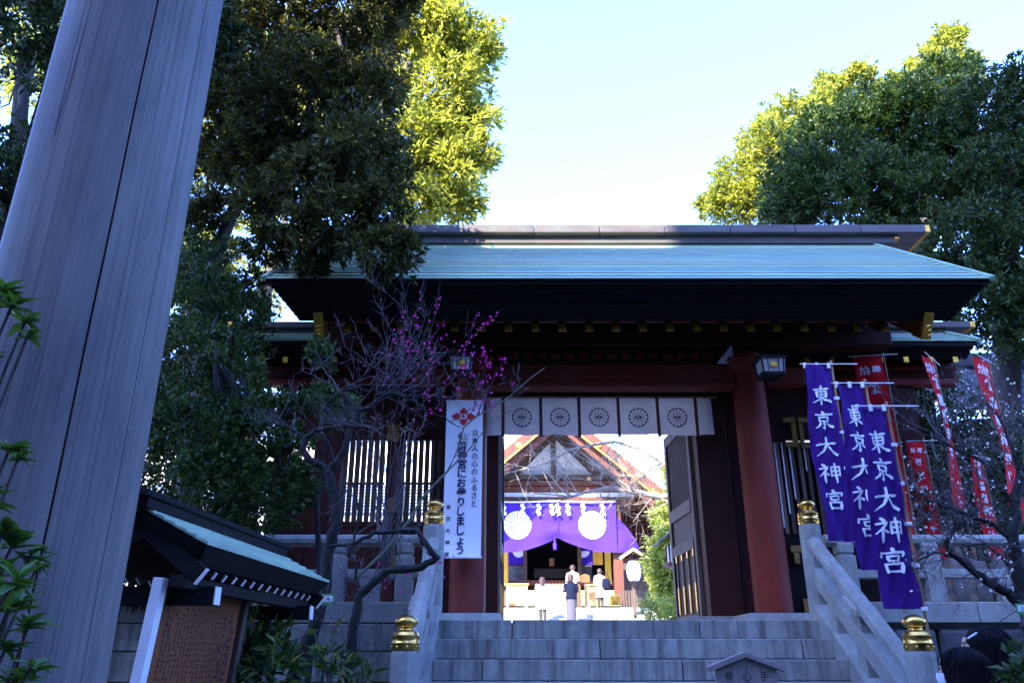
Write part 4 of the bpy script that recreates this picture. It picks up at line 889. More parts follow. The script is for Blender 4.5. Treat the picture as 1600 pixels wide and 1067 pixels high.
# ---------------------------------------------------------------- small signs
def house_sign():
    Y = 5.12; x0, x1 = PX(1118, 1050, Y), PX(1213, 1050, Y); c = (x0 + x1) / 2; zt = PZ(1023, Y); ze = PZ(1041, Y)
    t = thing('wooden_sign', 'small house shaped grey wooden sign standing before the stone steps', 'sign', (c, Y, LAND))
    n = 4
    for i in range(n):
        a, b = x0 + (x1 - x0) * i / n + .001, x0 + (x1 - x0) * (i + 1) / n - .001; f = lambda x: zt - .012 - (zt - ze) * abs(x - c) / (x1 - c) * .95
        pts = [(a, LAND + .16), (b, LAND + .16), (b, f(b))] + ([(c, f(c))] if a < c < b else []) + [(a, f(a))]
        MB().loft([[(x, Y - .012, z) for x, z in pts], [(x, Y + .012, z) for x, z in pts]]).build('board', M['greywood'], t, .0015)
    for s in (-1, 1):
        MB().bar((c, Y, zt + .004), (c + s * ((x1 - x0) / 2 + .045), Y, ze - .014), .075, .030).build('roof_board', M['greywood'], t, .003)
        bx('leg', M['greywood'], t, c + s * .14 - .02, c + s * .14 + .02, Y + .014, Y + .05, LAND, zt - .12, .003)
    zt_ = PZ(1047, Y); pl = lambda x, z, l: (x, Y - .012 - l * .5, z)
    lettering([('手水', c + .105, zt_, .052, .060, .0), ('心得', c, zt_, .056, .060, .0), ('参拝', c - .105, zt_, .052, .060, .0)], t, pl, M['ink'])
house_sign()
def plant_label(px, py, Y, label, text, wpx=27, hpx=18):
    c = P(px, py, Y); w_ = wpx / 2 * Y / 1340; h = hpx / 2 * Y / 1443
    t = thing('plant_label', label, 'label', c)
    bx('plate', flatm('label_green', (.06, .28, .08)), t, c.x - w_, c.x + w_, Y - .003, Y + .003, c.z - h, c.z + h, .001)
    bx('white_field', M['print_white'], t, c.x - w_ * .84, c.x + w_ * .84, Y - .005, Y - .0032, c.z - h * .45, c.z + h * .66, 0)
    lettering([(ch, c.x + w_ * (.30 - .6 * (1 - i) ), c.z + h * .42, h * .75, h * .75, .0) for i, ch in enumerate(text)], t, lambda x, z, l: (x, Y - .0055 - l * .2, z), M['ink'])
    MB().tube([(c.x, Y + .004, c.z + h), (c.x + .01, Y + .02, c.z + h + .06)], .0015, 4).build('wire', M['black'], t)
def flatm(n_, c): 
    if n_ not in M: M[n_] = flat(n_, c)
    return M[n_]
plant_label(509, 936, 5.38, 'small green and white name plate hung on the pink plum trunk', '紅梅')
plant_label(1601, 951, 5.35, 'small green and white name plate hung on the white plum at frame edge', '白梅')

# ---------------------------------------------------------------- worship hall across the court
HY = 34.0
hall = thing('worship_hall', 'sunlit shrine hall with gable roof and dark interior across the court', 'hall', (PX(867, 900, HY), HY, HF))
H = lambda px, py, Y=HY: P(px, py, Y)
hc = H(867, 650).x
VY = 31.8; ap = H(867, 640, VY); er = H(1052, 787, VY); hw = er.x - ap.x; drop = ap.z - er.z
for s in (-1, 1):                                         # roof slopes, verge boards
    MB().hexa([(hc, VY, ap.z), (hc + s * hw, VY, er.z), (hc + s * hw, 50, er.z), (hc, 50, ap.z), (hc, VY, ap.z + .32), (hc + s * hw, VY, er.z + .32), (hc + s * hw, 50, er.z + .32), (hc, 50, ap.z + .32)] if s > 0 else
              [(hc + s * hw, VY, er.z), (hc, VY, ap.z), (hc, 50, ap.z), (hc + s * hw, 50, er.z), (hc + s * hw, VY, er.z + .32), (hc, VY, ap.z + .32), (hc, 50, ap.z + .32), (hc + s * hw, 50, er.z + .32)]).build('roof_slope', M['copper'], hall)
    MB().bar((hc + s * .05, VY - .06, ap.z - .18), (hc + s * hw, VY - .06, er.z - .14), .14, .42).build('bargeboard', M['redwood'], hall)
    MB().bar((hc + s * .05, VY - .15, ap.z - .42), (hc + s * hw, VY - .15, er.z - .38), .04, .07).build('lit_edge_strip', M['gold'], hall)  # gold bar stands in for the sunlit edge of the bargeboard
    for k in range(9):
        y = VY + .4 + k * .42; MB().bar((hc + s * .1, y, ap.z - .12), (hc + s * hw * .99, y, er.z - .10), .10, .14).build('rafter', M['redwood'], hall)
    for q in (.35, .68): 
        o_ = MB().lathe([(0, -.02), (.13, -.02), (.13, .02), (0, .03)], (0, 0, 0), 6).build('gilt_boss', M['gold'], hall, off=(0, 0, 0)); o_.rotation_euler = (math.pi / 2, 0, 0); o_.location = Vector((hc + s * hw * q, VY - .16, ap.z - .18 - drop * q)) - origin(hall)
gz = H(867, 742, 34.6).z; gx = (1000 - 867) / 1340 * 34.6
MB().loft([[(hc - gx, 34.62, gz - .9), (hc + gx, 34.62, gz - .9), (hc + gx * .98, 34.62, gz), (hc, 34.62, ap.z - .35), (hc - gx * .98, 34.62, gz)], [(hc - gx, 34.7, gz - .9), (hc + gx, 34.7, gz - .9), (hc + gx * .98, 34.7, gz), (hc, 34.7, ap.z - .35), (hc - gx * .98, 34.7, gz)]]).build('gable_plaster', M['plaster'], hall)
a = H(860.5, 700, 34.5); b = H(869, 741, 34.5)
bx('king_post', M['brownwood'], hall, a.x, b.x, 34.42, 34.6, b.z, ap.z - .5, .01)
for s in (-1, 1):
    x0_, z0_ = (H(877, 690, 34.5).x - hc) * s, H(877, 690, 34.5).z; x1_, z1_ = (H(936, 744, 34.5).x - hc) * s, H(936, 744, 34.5).z
    MB().bar((hc + s * .08, 34.5, z0_ + .30), (hc + s * abs(x1_), 34.5, z1_), .2, .30).build('brace', M['brownwood'], hall)
    MB().bar((hc + s * .25, VY + .25, ap.z - .75), (hc + s * hw * .82, VY + .25, ap.z - .75 - drop * .80), .2, .30).build('under_rafter', M['redwood'], hall)
def hbar(name, mat, px0, px1, py0, py1, Y0, Y1, bv=.01): return bx(name, M[mat], hall, PX(px0, py0, Y0), PX(px1, py0, Y0), Y0, Y1, PZ(py1, Y0), PZ(py0, Y0), bv)
hbar('tie_beam', 'brownwood', 734, 1000, 741, 750, 34.3, 34.6); hbar('cross_beam', 'redwood', 726, 1008, 751, 759, 34.2, 34.6); hbar('cross_beam', 'redwood', 726, 1008, 760, 768, 34.15, 34.6)
hbar('white_fascia', 'plaster', 745, 990, 769, 776, 34.25, 34.6); hbar('porch_beam', 'redwood', 745, 990, 776.5, 786, 34.0, 34.5)
for px in (772, 962): hbar('porch_post', 'redwood', px - 7, px + 7, 786.5, 940, 33.95, 34.32, .02); hbar('post_shoe', 'brass', px - 8, px + 8, 930, 944, 33.9, 34.38, .01)
for i in range(13): 
    x = hc - 3 + .5 * i; bx('rafter', M['redwood'], hall, x - .05, x + .05, 34.65, 40, H(0, 780, 34.6).z, H(0, 780, 34.6).z + .12, 0)
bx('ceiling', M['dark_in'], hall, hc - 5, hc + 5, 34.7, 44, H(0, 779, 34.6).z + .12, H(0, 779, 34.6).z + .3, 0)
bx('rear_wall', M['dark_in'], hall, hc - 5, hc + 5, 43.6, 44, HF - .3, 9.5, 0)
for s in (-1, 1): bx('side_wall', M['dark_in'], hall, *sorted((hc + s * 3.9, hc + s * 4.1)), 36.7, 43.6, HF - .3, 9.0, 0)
for px in (820, 903): hbar('inner_post', 'brownwood', px - 3, px + 3, 786, 912, 36.0, 36.2)
hbar('floor_edge', 'redwood', 750, 975, 906, 914, 35.8, 36.3); hbar('step_face', 'tablewood', 755, 968, 922, 946, 35.2, 35.7)
bx('inner_floor', M['brownwood'], hall, hc - 3.9, hc + 3.9, 36.3, 43.6, HF - .3, PZ(908, 36.3), 0)
for x, px in ((1, 0),):                                   # altar glimpsed inside
    hbar('altar_table', 'brownwood', 835, 890, 888, 903, 40, 41.5); hbar('altar_mirror', 'brass', 859, 866, 872, 884, 41, 41.1)
# lattice screens to the right, under the dark eave
zt_, zb_ = PZ(796, 36.4), PZ(872, 36.4); x0, x1 = PX(968, 830, 36.4), PX(1075, 830, 36.4)
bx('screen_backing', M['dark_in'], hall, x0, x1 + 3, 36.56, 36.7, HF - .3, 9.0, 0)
for i in range(18): x = x0 + (x1 - x0) * i / 17; bx('lattice_bar', M['redwood'], hall, x - .02, x + .02, 36.45, 36.55, zb_, zt_, 0)
for j in range(11): z = zb_ + (zt_ - zb_) * j / 10; bx('lattice_bar', M['redwood'], hall, x0, x1, 36.43, 36.449, z - .02, z + .02, 0)
hbar('screen_rail', 'redwood', 966, 1075, 872, 877, 36.4, 36.55); hbar('wainscot', 'brownwood', 966, 1075, 877.5, 940, 36.45, 36.55)
hbar('screen_rail', 'redwood', 966, 1075, 786, 796, 36.4, 36.6)
# yellow drapes and inner purple curtain with half crests
def drape(px0, px1, py0, py1, Y, mat, name, amp=.06, fr=9):
    sheet(name, PX(px0, py0, Y), PX(px1, py0, Y), PZ(py1, Y), PZ(py0, Y), lambda x, z: Y + amp * math.sin(x * fr), M[mat], hall, 14, 3)
for (a, b, c, d) in ((779, 794, 862, 915), (926, 941, 860, 882), (944, 954, 860, 912)): drape(a, b, c, d, 35.6, 'yellow', 'yellow_drape')
for (a, b) in ((794, 819), (904, 925)):
    drape(a, b, 858, 882, 36.35, 'purple', 'inner_curtain', .03)
    c = (a + b) / 2; m = MB(); q = H(c + (4 if a < 850 else -3), 860, 36.28); r = .27; m.add([(q.x + r * math.cos(k * math.pi / 12), 36.28, q.z - .02 - r * abs(math.sin(k * math.pi / 12))) for k in range(13)], [tuple(range(13))]); m.build('white_crest', M['print_white'], hall)
    hbar('side_panel', 'stone_dark', a, b, 883, 912, 36.3, 36.4)
# great purple curtain drawn up in the middle
CYY = 33.72; t = thing('ceremonial_curtain', 'large purple curtain with two white wheel crests drawn up across the hall front', 'curtain', (hc, CYY, HF + 4))
zc1 = PZ(785, CYY); zs = PZ(863, CYY); zm = PZ(839, CYY); chw = (965 - 867) / 1340 * CYY * .995
def zbot(x): q = min(1, abs(x - hc) / chw); return zm + (zs - zm) * (1 - (1 - q) ** 2.2) 
def cyf(x, v): q = abs(x - hc) / chw; return CYY + .05 * math.sin(x * 4.0) * v + .07 * v * v * math.sin(14 * v * (1 - q) ** .5 + q * 9) * (1 - q)
m = MB(); V = []; nx, nz = 60, 26
for j in range(nz + 1):
    for i in range(nx + 1):
        x = hc - chw + 2 * chw * i / nx; v = j / nz; z = zc1 + (zbot(x) - zc1) * v; V.append((x, cyf(x, v), z))
m.add(V, [(j * (nx + 1) + i, j * (nx + 1) + i + 1, (j + 1) * (nx + 1) + i + 1, (j + 1) * (nx + 1) + i) for j in range(nz) for i in range(nx)]); pc = m.build('curtain_cloth', M['purple'], t, smooth=True)
cpl = lambda x, z, l: (x, cyf(x, (zc1 - z) / (zc1 - zbot(x))) - .03 - l * 4, z)
for px in (808.5, 925):
    c = H(px, 820, CYY); r = .575
    m = MB(); m.cm = 0; n = 40
    V = [cpl(c.x, c.z, 0)] + [cpl(c.x + r * q * math.cos(2 * math.pi * k / n), c.z + r * q * math.sin(2 * math.pi * k / n), 0) for q in (.35, .7, 1) for k in range(n)]
    m.add(V, [(0, 1 + k, 1 + (k + 1) % n) for k in range(n)] + [(1 + a * n + k, 1 + (a + 1) * n + k, 1 + (a + 1) * n + (k + 1) % n, 1 + a * n + (k + 1) % n) for a in (0, 1) for k in range(n)])
    d = m.build('white_disc', M['print_white'], pc)
    m = MB()
    for k in range(16):
        a = 2 * math.pi * k / 16; h = .012
        m.add([cpl(c.x + r * q * math.cos(a) - h * e * math.sin(a), c.z + r * q * math.sin(a) + h * e * math.cos(a), .003) for q, e in ((.36, 1), (.97, 1), (.97, -1), (.36, -1))], [(0, 1, 2, 3)])
    for k in range(4):
        a = math.pi / 2 * k; R_ = r * (.30 if k % 2 == 0 else .22); cc, ss = math.cos(a), math.sin(a)
        for s in (1, -1):
            m.add([cpl(c.x + cc * u - ss * v * s, c.z + ss * u + cc * v * s, .004) for u, v in ((R_ * .25, .01), (R_ * .6, R_ * .4), (R_, R_ * .3), (R_, R_ * .18), (R_ * .65, R_ * .24), (R_ * .38, .01))], [tuple(range(6))])
    m.build('crest_lines', M['ink_blue'], d)
m = MB(); V = []                                             # loose end blown outwards
pts = [(964, 808), (968, 812), (980, 824), (990, 838), (1000, 857)]; low = [(964, 863), (968, 863), (980, 863), (990, 861), (1000, 858)]
for k, (a, b) in enumerate(zip(pts, low)):
    for j in range(4): q = j / 3; p = H(a[0] + (b[0] - a[0]) * q, a[1] + (b[1] - a[1]) * q, CYY + .10 * math.sin(k * 1.7 + j) + .05 * k); V.append(tuple(p))
m.add(V, [(k * 4 + j, k * 4 + j + 1, k * 4 + j + 5, k * 4 + j + 4) for k in range(4) for j in range(3)]); m.build('loose_end', M['purple'], t, smooth=True)
p = H(867, 846, CYY - .1); MB().lathe([(.0, -.32), (.07, -.32), (.085, -.1), (.04, 0), (.055, .03), (.03, .06), (.012, .10), (.012, .22)], p, 14).build('tassel', M['purple'], t, smooth=True)
MB().tube([(hc, CYY - .08, p.z + .18), (hc, CYY - .08, zc1)], .012, 6).build('cord', M['purple'], t)
# paper streamers along a straw rope
t = thing('sacred_rope', 'straw rope with white zigzag paper streamers above the purple curtain', 'rope', (hc, 33.6, zc1 + .05))
MB().tube([(hc - chw + .2 * i * chw, 33.6, zc1 + .02 - .02 * math.sin(i)) for i in range(11)], .035, 8).build('rope', M['paper'], t)
for px in (787, 817, 842, 862, 871, 887, 911, 941):
    p = H(px, 786, 33.52); m = MB(); s = .07; tw = random.uniform(-.05, .05)
    for k in range(4):
        x = p.x + (k % 2 - .5) * s * .8 + tw * k * .3; z = p.z - .02 - k * .115; m.hexa([(x - s, p.y + .01 * k, z - .15), (x + s, p.y + .01 * k, z - .11), (x + s, p.y + .01 * k + .004, z - .11), (x - s, p.y + .01 * k + .004, z - .15), (x - s, p.y, z - .02), (x + s, p.y, z + .02), (x + s, p.y + .004, z + .02), (x - s, p.y + .004, z - .02)])
    m.build('paper_streamer', M['print_white'], t)
# offering furniture
def table(px0, px1, py0, Y, label, mat, name='altar_stand', cat='stand', apron=True):
    x0, x1 = PX(px0, py0, Y), PX(px1, py0, Y); z1 = PZ(py0, Y); t = thing(name, label, cat, ((x0 + x1) / 2, Y, HF))
    bx('top', M[mat], t, x0 - .06, x1 + .06, Y - .3, Y + .35, z1 - .06, z1, .01)
    for x in (x0 + .05, x1 - .05):
        for y in (Y - .22, Y + .27): bx('leg', M[mat], t, x - .05, x + .05, y - .05, y + .05, HF, z1 - .06, .008)
    if apron: bx('apron', M[mat], t, x0 + .1, x1 - .1, Y - .24, Y - .2, HF + .2, z1 - .1, .005)
    return t
table(791, 824, 912, 32.9, 'yellow wooden stand at the left of the hall front', 'tablewood')
table(916, 934, 913, 33.3, 'yellow wooden stand beside the white coated visitor', 'tablewood')
t = thing('offering_box', 'pale wooden slatted offering box in the middle of the hall porch', 'offering box', (hc, 33.4, HF)); x0, x1 = PX(836, 912, 33.4), PX(906, 912, 33.4); z1 = PZ(913, 33.4)
bx('body', M['tablewood'], t, x0, x1, 33.0, 33.9, HF + .004, z1 - .06, .01)
for i in range(14): x = x0 + (x1 - x0) * (i + .5) / 14; bx('slat', M['tablewood'], t, x - .05, x + .03, 33.0, 33.9, z1 - .058, z1, .006)
t = thing('post_sign', 'small brown board on a slender post beside the praying visitors', 'sign', H(914, 945, 32.4)); c = H(914, 903, 32.4); bx('post', M['brownwood'], t, c.x - .03, c.x + .03, 32.4, 32.46, HF, c.z - .1, .004); MB().loft([[(c.x - .18, y, c.z - .16), (c.x + .18, y, c.z - .16), (c.x + .18, y, c.z + .1), (c.x, y, c.z + .17), (c.x - .18, y, c.z + .1)] for y in (32.36, 32.398)]).build('board', M['boardwood'], t, .004)
# paper lantern under its own little roof
c = H(990, 892, 31.4); t = thing('paper_lantern', 'big white paper lantern hung under a small gabled roof', 'lantern', (c.x, 31.4, EYE + 1.35))
bx('post', M['brownwood'], t, c.x - .06, c.x + .06, 31.56, 31.68, EYE + 1.32, PZ(858, 31.6), .01); bx('arm', M['brownwood'], t, c.x - .04, c.x + .04, 31.2, 31.56, PZ(866, 31.4), PZ(863, 31.4), .005)
m = []; hh = 17.5 * 31.4 / 1443
for k in range(13): q = -1 + 2 * k / 12; m.append(((.26 * (1 - abs(q) ** 3.2 * .42)) * (1 + .012 * (k % 2)), hh * q))
MB().lathe(m, (c.x, 31.38, c.z), 24).build('paper_shade', M['paper'], t, smooth=True)
for s in (-1, 1): MB().lathe([(.17, -.02), (.17, .03)], (c.x, 31.38, c.z + s * hh), 20).build('lantern_ring', M['black'], t)
for s in (-1, 1): MB().bar((c.x - s * .01, 31.45, PZ(857, 31.4)), (c.x + s * .56, 31.45, PZ(872, 31.4)), .6, .06).build('roof_board', M['copper_dark'], t, .006); MB().bar((c.x, 31.14, PZ(859, 31.4)), (c.x + s * .54, 31.14, PZ(874, 31.4)), .04, .09).build('bargeboard', M['tablewood'], t, .004)
t = thing('picket_fence', 'low brown picket fence beside the paper lantern', 'fence', H(985, 945, 32.6))
for i in range(11): x = PX(970 + i * 4.2, 930, 32.6); bx('picket', M['brownwood'], t, x - .035, x + .035, 32.58, 32.62, HF - .15, PZ(922, 32.6), .004)
for py in (926, 940): bx('rail', M['brownwood'], t, PX(968, py, 32.64), PX(1016, py, 32.64), 32.622, 32.66, PZ(py + 1.5, 32.64), PZ(py - 1, 32.64), .004)
# roofed wooden lantern standing inside the gate by the open door
LY = 14.5; t = thing('standing_lantern', 'roofed wooden garden lantern half hidden by the open right door', 'lantern', (PX(1054, 900, LY), LY, FL + .05)); c = P(1056, 865, LY)
bx('post', M['redwood'], t, c.x - .055, c.x + .055, LY - .055, LY + .055, FL, PZ(882, LY), .008); bx('shelf', M['redwood'], t, c.x - .2, c.x + .2, LY - .2, LY + .2, PZ(885, LY), PZ(880, LY), .006)
bx('light_box', M['paper'], t, c.x - .13, c.x + .13, LY - .13, LY + .13, PZ(879.5, LY), PZ(852, LY), .004)
for sx in (-1, 1):
    for sy in (-1, 1): bx('corner_bar', M['redwood'], t, c.x + sx * .14 - .014, c.x + sx * .14 + .014, LY + sy * .14 - .014, LY + sy * .14 + .014, PZ(879.5, LY), PZ(850, LY), .003)
for sx in (-1, 1): MB().bar((c.x, LY, PZ(826, LY)), (c.x + sx * .34, LY, PZ(851, LY)), .62, .035).build('roof_board', M['copper_dark'], t, .004)

# shrine office with white walls left of the court
t = thing('shrine_office', 'white walled building on the court seen through the left gate window', 'building', (-6, 17, FL))
bx('wall', M['plaster'], t, -11, -1.25, 15.0, 22, FL - .2, 6.4, 0)
for i in range(9): bx('louvre', flatm('pale_blue_slat', (.30, .36, .55)), t, -9, -1.4, 14.93, 14.985, PZ(800, 14.95) + .06 * i, PZ(800, 14.95) + .035 + .06 * i, .003)
bx('plinth', M['stone_dark'], t, -11.02, -1.23, 14.9, 14.99, FL - .2, FL + .62, .01)
MB().hexa([(-11.6, 14.0, 6.3), (-.9, 14.0, 6.3), (-.9, 18.5, 8.2), (-11.6, 18.5, 8.2), (-11.6, 14.0, 6.45), (-.9, 14.0, 6.45), (-.9, 18.5, 8.35), (-11.6, 18.5, 8.35)]).build('roof', M['roof_tile'], t)
# grey tiled hall at the right edge behind the banners
t = thing('side_hall', 'low grey tiled roof behind the red banners at the right', 'building', (9.5, 13, FL)); ty = 12.0
bx('wall', M['brownwood'], t, 7.4, 12.5, ty + .5, 16, FL, PZ(640, ty) , .01)
for k in range(9):
    q0, q1 = k / 9, (k + 1.1) / 9; za, zb2 = PZ(640, ty), PZ(566, ty + 1.6)
    for i in range(12):
        x = 6.9 + i * .46; m = MB(); yy0 = ty + 1.9 * q0; yy1 = ty + 1.9 * q1; z0_ = za + (zb2 - za) * q0; z1_ = za + (zb2 - za) * q1
        tile = lambda y, z: [(x + .458 * u / 4, y, z + .03 * math.cos(u / 4 * 2 * math.pi)) for u in range(5)] + [(x + .458, y, z - .06), (x, y, z - .06)]
        m.loft([tile(yy0, z0_ + .05), tile(yy1, z1_ + .02)])
        m.build('roof_tile', M['roof_tile'], t)
bx('ridge', M['roof_tile'], t, 6.8, 12.6, ty + 1.75, ty + 2.15, PZ(568, ty + 1.6), PZ(568, ty + 1.6) + .28, .03)

# block added behind the viewer, never in view, shaped to shade the gate
t = thing('added_shade_block', 'tall unseen block with rows of windows, added behind the viewer to shade the gate', 'building', (0, -9, 0))
bx('wing_wall', M['concrete'], t, -22, -8.2, -21, -9, 0, 21.75, 0); bx('tower_wall', M['concrete'], t, -8.19, 0.5, -21, -9, 0, 30, 0); bx('low_wall', M['concrete'], t, .51, 26, -21, -9, 0, 13, 0)
m = MB(); fr = MB()
for (x0, x1, h) in ((-21, -9.5, 21), (-8, 0, 29), (1, 25, 13)):
    n = int((x1 - x0) / 3.4)
    for i in range(n):
        for k in range(int((h - 3) / 3)):
            a = x0 + 3.4 * i + .7; z = 3.6 + 3 * k; m.box(a, a + 1.9, -9.05, -8.97, z, z + 1.6); fr.box(a - .08, a + 1.98, -8.999, -8.93, z - .12, z - .001)
m.build('windows', M['glass'], t)['kind'] = 'stuff'; fr.build('sills', M['white_paint'], t)['kind'] = 'stuff'

for (lb, x0, x1, y0, y1, hh_) in (('plain block added left of the approach to cut sky light, outside the view', -24, -11, -7, 2.5, 8), ('plain block added right of the approach to cut sky light, outside the view', 13, 26, -7, 2.5, 6)):
    t = thing('added_sky_blocker', lb, 'building', ((x0 + x1) / 2, (y0 + y1) / 2, 0)); bx('wall', M['concrete'], t, x0, x1, y0, y1, 0, hh_, 0); bx('parapet', M['white_paint'], t, x0 - .1, x1 + .1, y0 - .1, y1 + .1, hh_ + .002, hh_ + .3, .02)  # side blocks out of view, added to cut the sky light
# ---------------------------------------------------------------- people
def skin_body(name, mat, parent, J, Ed, sub=2, root=0):
    bm = bmesh.new(); ly = bm.verts.layers.skin.verify(); vs = []
    for i, (p, r) in enumerate(J):
        v = bm.verts.new(p); v[ly].radius = (r, r); v[ly].use_root = (i == root); vs.append(v)
    for a, b in Ed: bm.edges.new((vs[a], vs[b]))
    me = bpy.data.meshes.new(name); bm.to_mesh(me); bm.free(); o = link(name, me, mat, parent)
    s = o.modifiers.new('skin', 'SKIN'); s.use_smooth_shade = True
    d = o.modifiers.new('subdivision', 'SUBSURF'); d.levels = sub; d.render_levels = sub
    return o
def person(label, loc, h, rz, coat, hem, low, lowlen, hair, legs, pose='pray', hairlen=.12, flare=1.0, detail=False, mask=False, head_tilt=0, group='visitors praying before the hall', bag=None, shoes='black'):
    t = thing('person', label, 'person', loc, rz, group); J = []; Ed = []
    def j(x, y, z, r, par=None): J.append(((x * h, y * h, z * h), r * h)); k = len(J) - 1; (Ed.append((par, k)) if par is not None else 0); return k
    pel = j(0, 0, .53, .072); sp = j(0, .004, .62, .064, pel); ch = j(0, .006, .73, .074, sp); nb = j(0, .008, .815, .036, ch); nk = j(0, -.002 - head_tilt * .2, .852, .031, nb)
    hb = j(0, -.010 - head_tilt * .5, .885, .046, nk); hm = j(0, -.008 - head_tilt * .8, .935, .056, hb); ht = j(0, -.002 - head_tilt, .972, .040, hm)
    for s in (-1, 1):
        sh = j(s * .098, .008, .795, .034, ch); el = j(s * .128, -.012 if pose == 'pray' else .012, .635, .025, sh)
        w_ = j(s * .030, -.125, .690, .016, el) if pose == 'pray' else j(s * .122, -.05, .505, .016, el)
        dz = (0, -.012, .022) if pose == 'pray' else (0, -.006, -.022)
        pm = j(J[w_][0][0] / h + dz[0] * 1, J[w_][0][1] / h + dz[1], J[w_][0][2] / h + dz[2], .017, w_)
        for f in range(4):
            off = (f - 1.5) * .0095; px_, py_, pz_ = [c / h for c in J[pm][0]]; ln = (.036, .043, .040, .031)[f]
            if pose == 'pray': k1 = j(px_, py_ - off * .6, pz_ + ln * .5, .0058, pm); j(px_ - s * .003, py_ - off * .6 - .004, pz_ + ln, .0050, k1)
            else: k1 = j(px_, py_ + off, pz_ - ln * .5, .0058, pm); j(px_ - s * .008, py_ + off, pz_ - ln * .95, .0050, k1)
        px_, py_, pz_ = [c / h for c in J[w_][0]]; k1 = j(px_ - s * .004, py_ - .020, pz_ + dz[2] * .55, .0068, w_); j(px_ - s * .006, py_ - .030, pz_ + dz[2] * 1.3, .0056, k1)
        hp = j(s * .050, 0, .49, .062, pel); kn = j(s * .048, -.010, .28, .038, hp); an = j(s * .046, .012, .048, .023, kn); j(s * .052, -.075, .018, .020, an)
    skin_body('body', M['skin'], t, J, Ed, 2)
    O = (0, 0, 0); El = lambda cx, cy, z, a, b, n=20: [((cx + a * math.cos(2 * math.pi * k / n)) * h, (cy + b * math.sin(2 * math.pi * k / n)) * h, z * h) for k in range(n)]
    # stockings and shoes
    m = MB()
    for s in (-1, 1):
        m.loft([El(s * .050, .0, .50, .066, .070, 12), El(s * .049, -.008, .30, .044, .046, 12), El(s * .048, .006, .20, .042, .046, 12), El(s * .047, .012, .05, .027, .030, 12)])
    m.build('stockings', M[legs], t, smooth=True, off=O)
    for s in (-1, 1): MB().loft([El(s * .052, -.030, .000, .032, .072, 14), El(s * .052, -.030, .022, .033, .073, 14), El(s * .051, -.018, .045, .028, .052, 14), El(s * .048, .010, .062, .028, .032, 14)]).build('shoe', M[shoes], t, smooth=True, off=O)
    # lower garment, coat with collar, sleeves
    if low: MB().loft([El(0, 0, lowlen, .105 * flare, .095 * flare), El(0, 0, lowlen + .1, .102, .09), El(0, 0, .50, .098, .083), El(0, 0, .60, .082, .066)]).build('skirt', M[low], t, smooth=True, off=O)
    fl = 1.0 + max(0, .5 - hem) * .35
    rings = [(hem, .112 * fl, .092 * fl), (hem + .004, .115 * fl, .095 * fl), ((hem + .60) / 2, .110, .088), (.60, .101, .080), (.70, .108, .085), (.765, .116, .078), (.800, .098, .060), (.825, .056, .047), (.842, .045, .045), (.846, .038, .038)]
    rings = [(z, a * (1 + .015 * math.sin(i * 2.4)), b) for i, (z, a, b) in enumerate(rings)]
    MB().loft([El(0, .004, z, a, b, 28) for z, a, b in rings]).build('coat', M[coat], t, smooth=True, off=O)
    for s in (-1, 1):
        sh = Vector((s * .098, .006, .788)); el = Vector((s * .133, -.012 if pose == 'pray' else .012, .635)); w_ = Vector((s * .040, -.112, .680)) if pose == 'pray' else Vector((s * .123, -.045, .515))
        pts = [sh, sh.lerp(el, .5) + Vector((s * .006, .004, 0)), el, el.lerp(w_, .5), w_]; MB().tube([p * h for p in pts], [.046 * h, .044 * h, .040 * h, .034 * h, .029 * h], 12).build('sleeve', M[coat], t, smooth=True, off=O)
    # hair
    ty_ = -head_tilt * .8; N = 34; n = 48; rg_ = []
    for i in range(N + 1):                                  # crown to tips, open in front of the face
        q = i / N
        if q < .42: aa = q / .42 * math.pi / 2; z = .934 + .060 * math.cos(aa); k_ = max(.03, math.sin(aa)); ra, rb, cy_ = .0640 * k_, .0735 * k_, ty_ + .004
        else: u = (q - .42) / .58; z = .934 - hairlen * u; ra = .0640 * (1 + .10 * math.sin(u * 3)) * (1 - .30 * u ** 3); rb = .0735 * (1 - .22 * u); cy_ = ty_ + .004 + .022 * u
        op = min(1, max(0, (.962 - z) / .03)) * .62
        row = []
        for k in range(n):
            th_ = 2 * math.pi * k / n; df = abs((th_ - 1.5 * math.pi + math.pi) % (2 * math.pi) - math.pi)
            f = 1 + .018 * math.sin(k * 2.7 + i * .10) + .012 * math.sin(k * 5.3)
            if df < op: f *= .80 - .12 * (1 - df / max(op, .01))
            row.append((ra * math.cos(th_) * f * h, (cy_ + rb * math.sin(th_) * f) * h, z * h))
        rg_.append(row)
    hair_o = MB().loft(rg_).build('hair', M[hair], t, smooth=True, off=O)
    if detail:                                              # loose locks over the mass of hair
        m = MB(); rs = np.random.default_rng(int(h * 1000))
        for k in range(170):
            th_ = rs.uniform(0, 2 * math.pi); df = abs((th_ - 1.5 * math.pi + math.pi) % (2 * math.pi) - math.pi)
            if df < .75: continue
            col = int(th_ / (2 * math.pi) * n) % n; i0 = rs.integers(2, 9); i1 = rs.integers(i0 + 8, N + 1); pts = []; dr = rs.normal(0, .22); ph = rs.uniform(0, 6); cxy = Vector((0, (ty_ + .01) * h, 0))
            for i in range(i0, i1 + 1, 2):
                a_ = Vector(rg_[i][(col + int(dr * (i - i0))) % n]); o_ = Vector((a_.x, a_.y, 0)) - cxy; a_ += o_.normalized() * (.0012 + .0028 * math.sin(i * .35 + ph)) + Vector((.004 * math.sin(i * .5 + ph), 0, 0)); pts.append(a_)
            m.tube(pts, [.0036 - .002 * i / len(pts) for i in range(len(pts))], 5)
        m.build('locks', M[hair], hair_o, smooth=True, off=O)
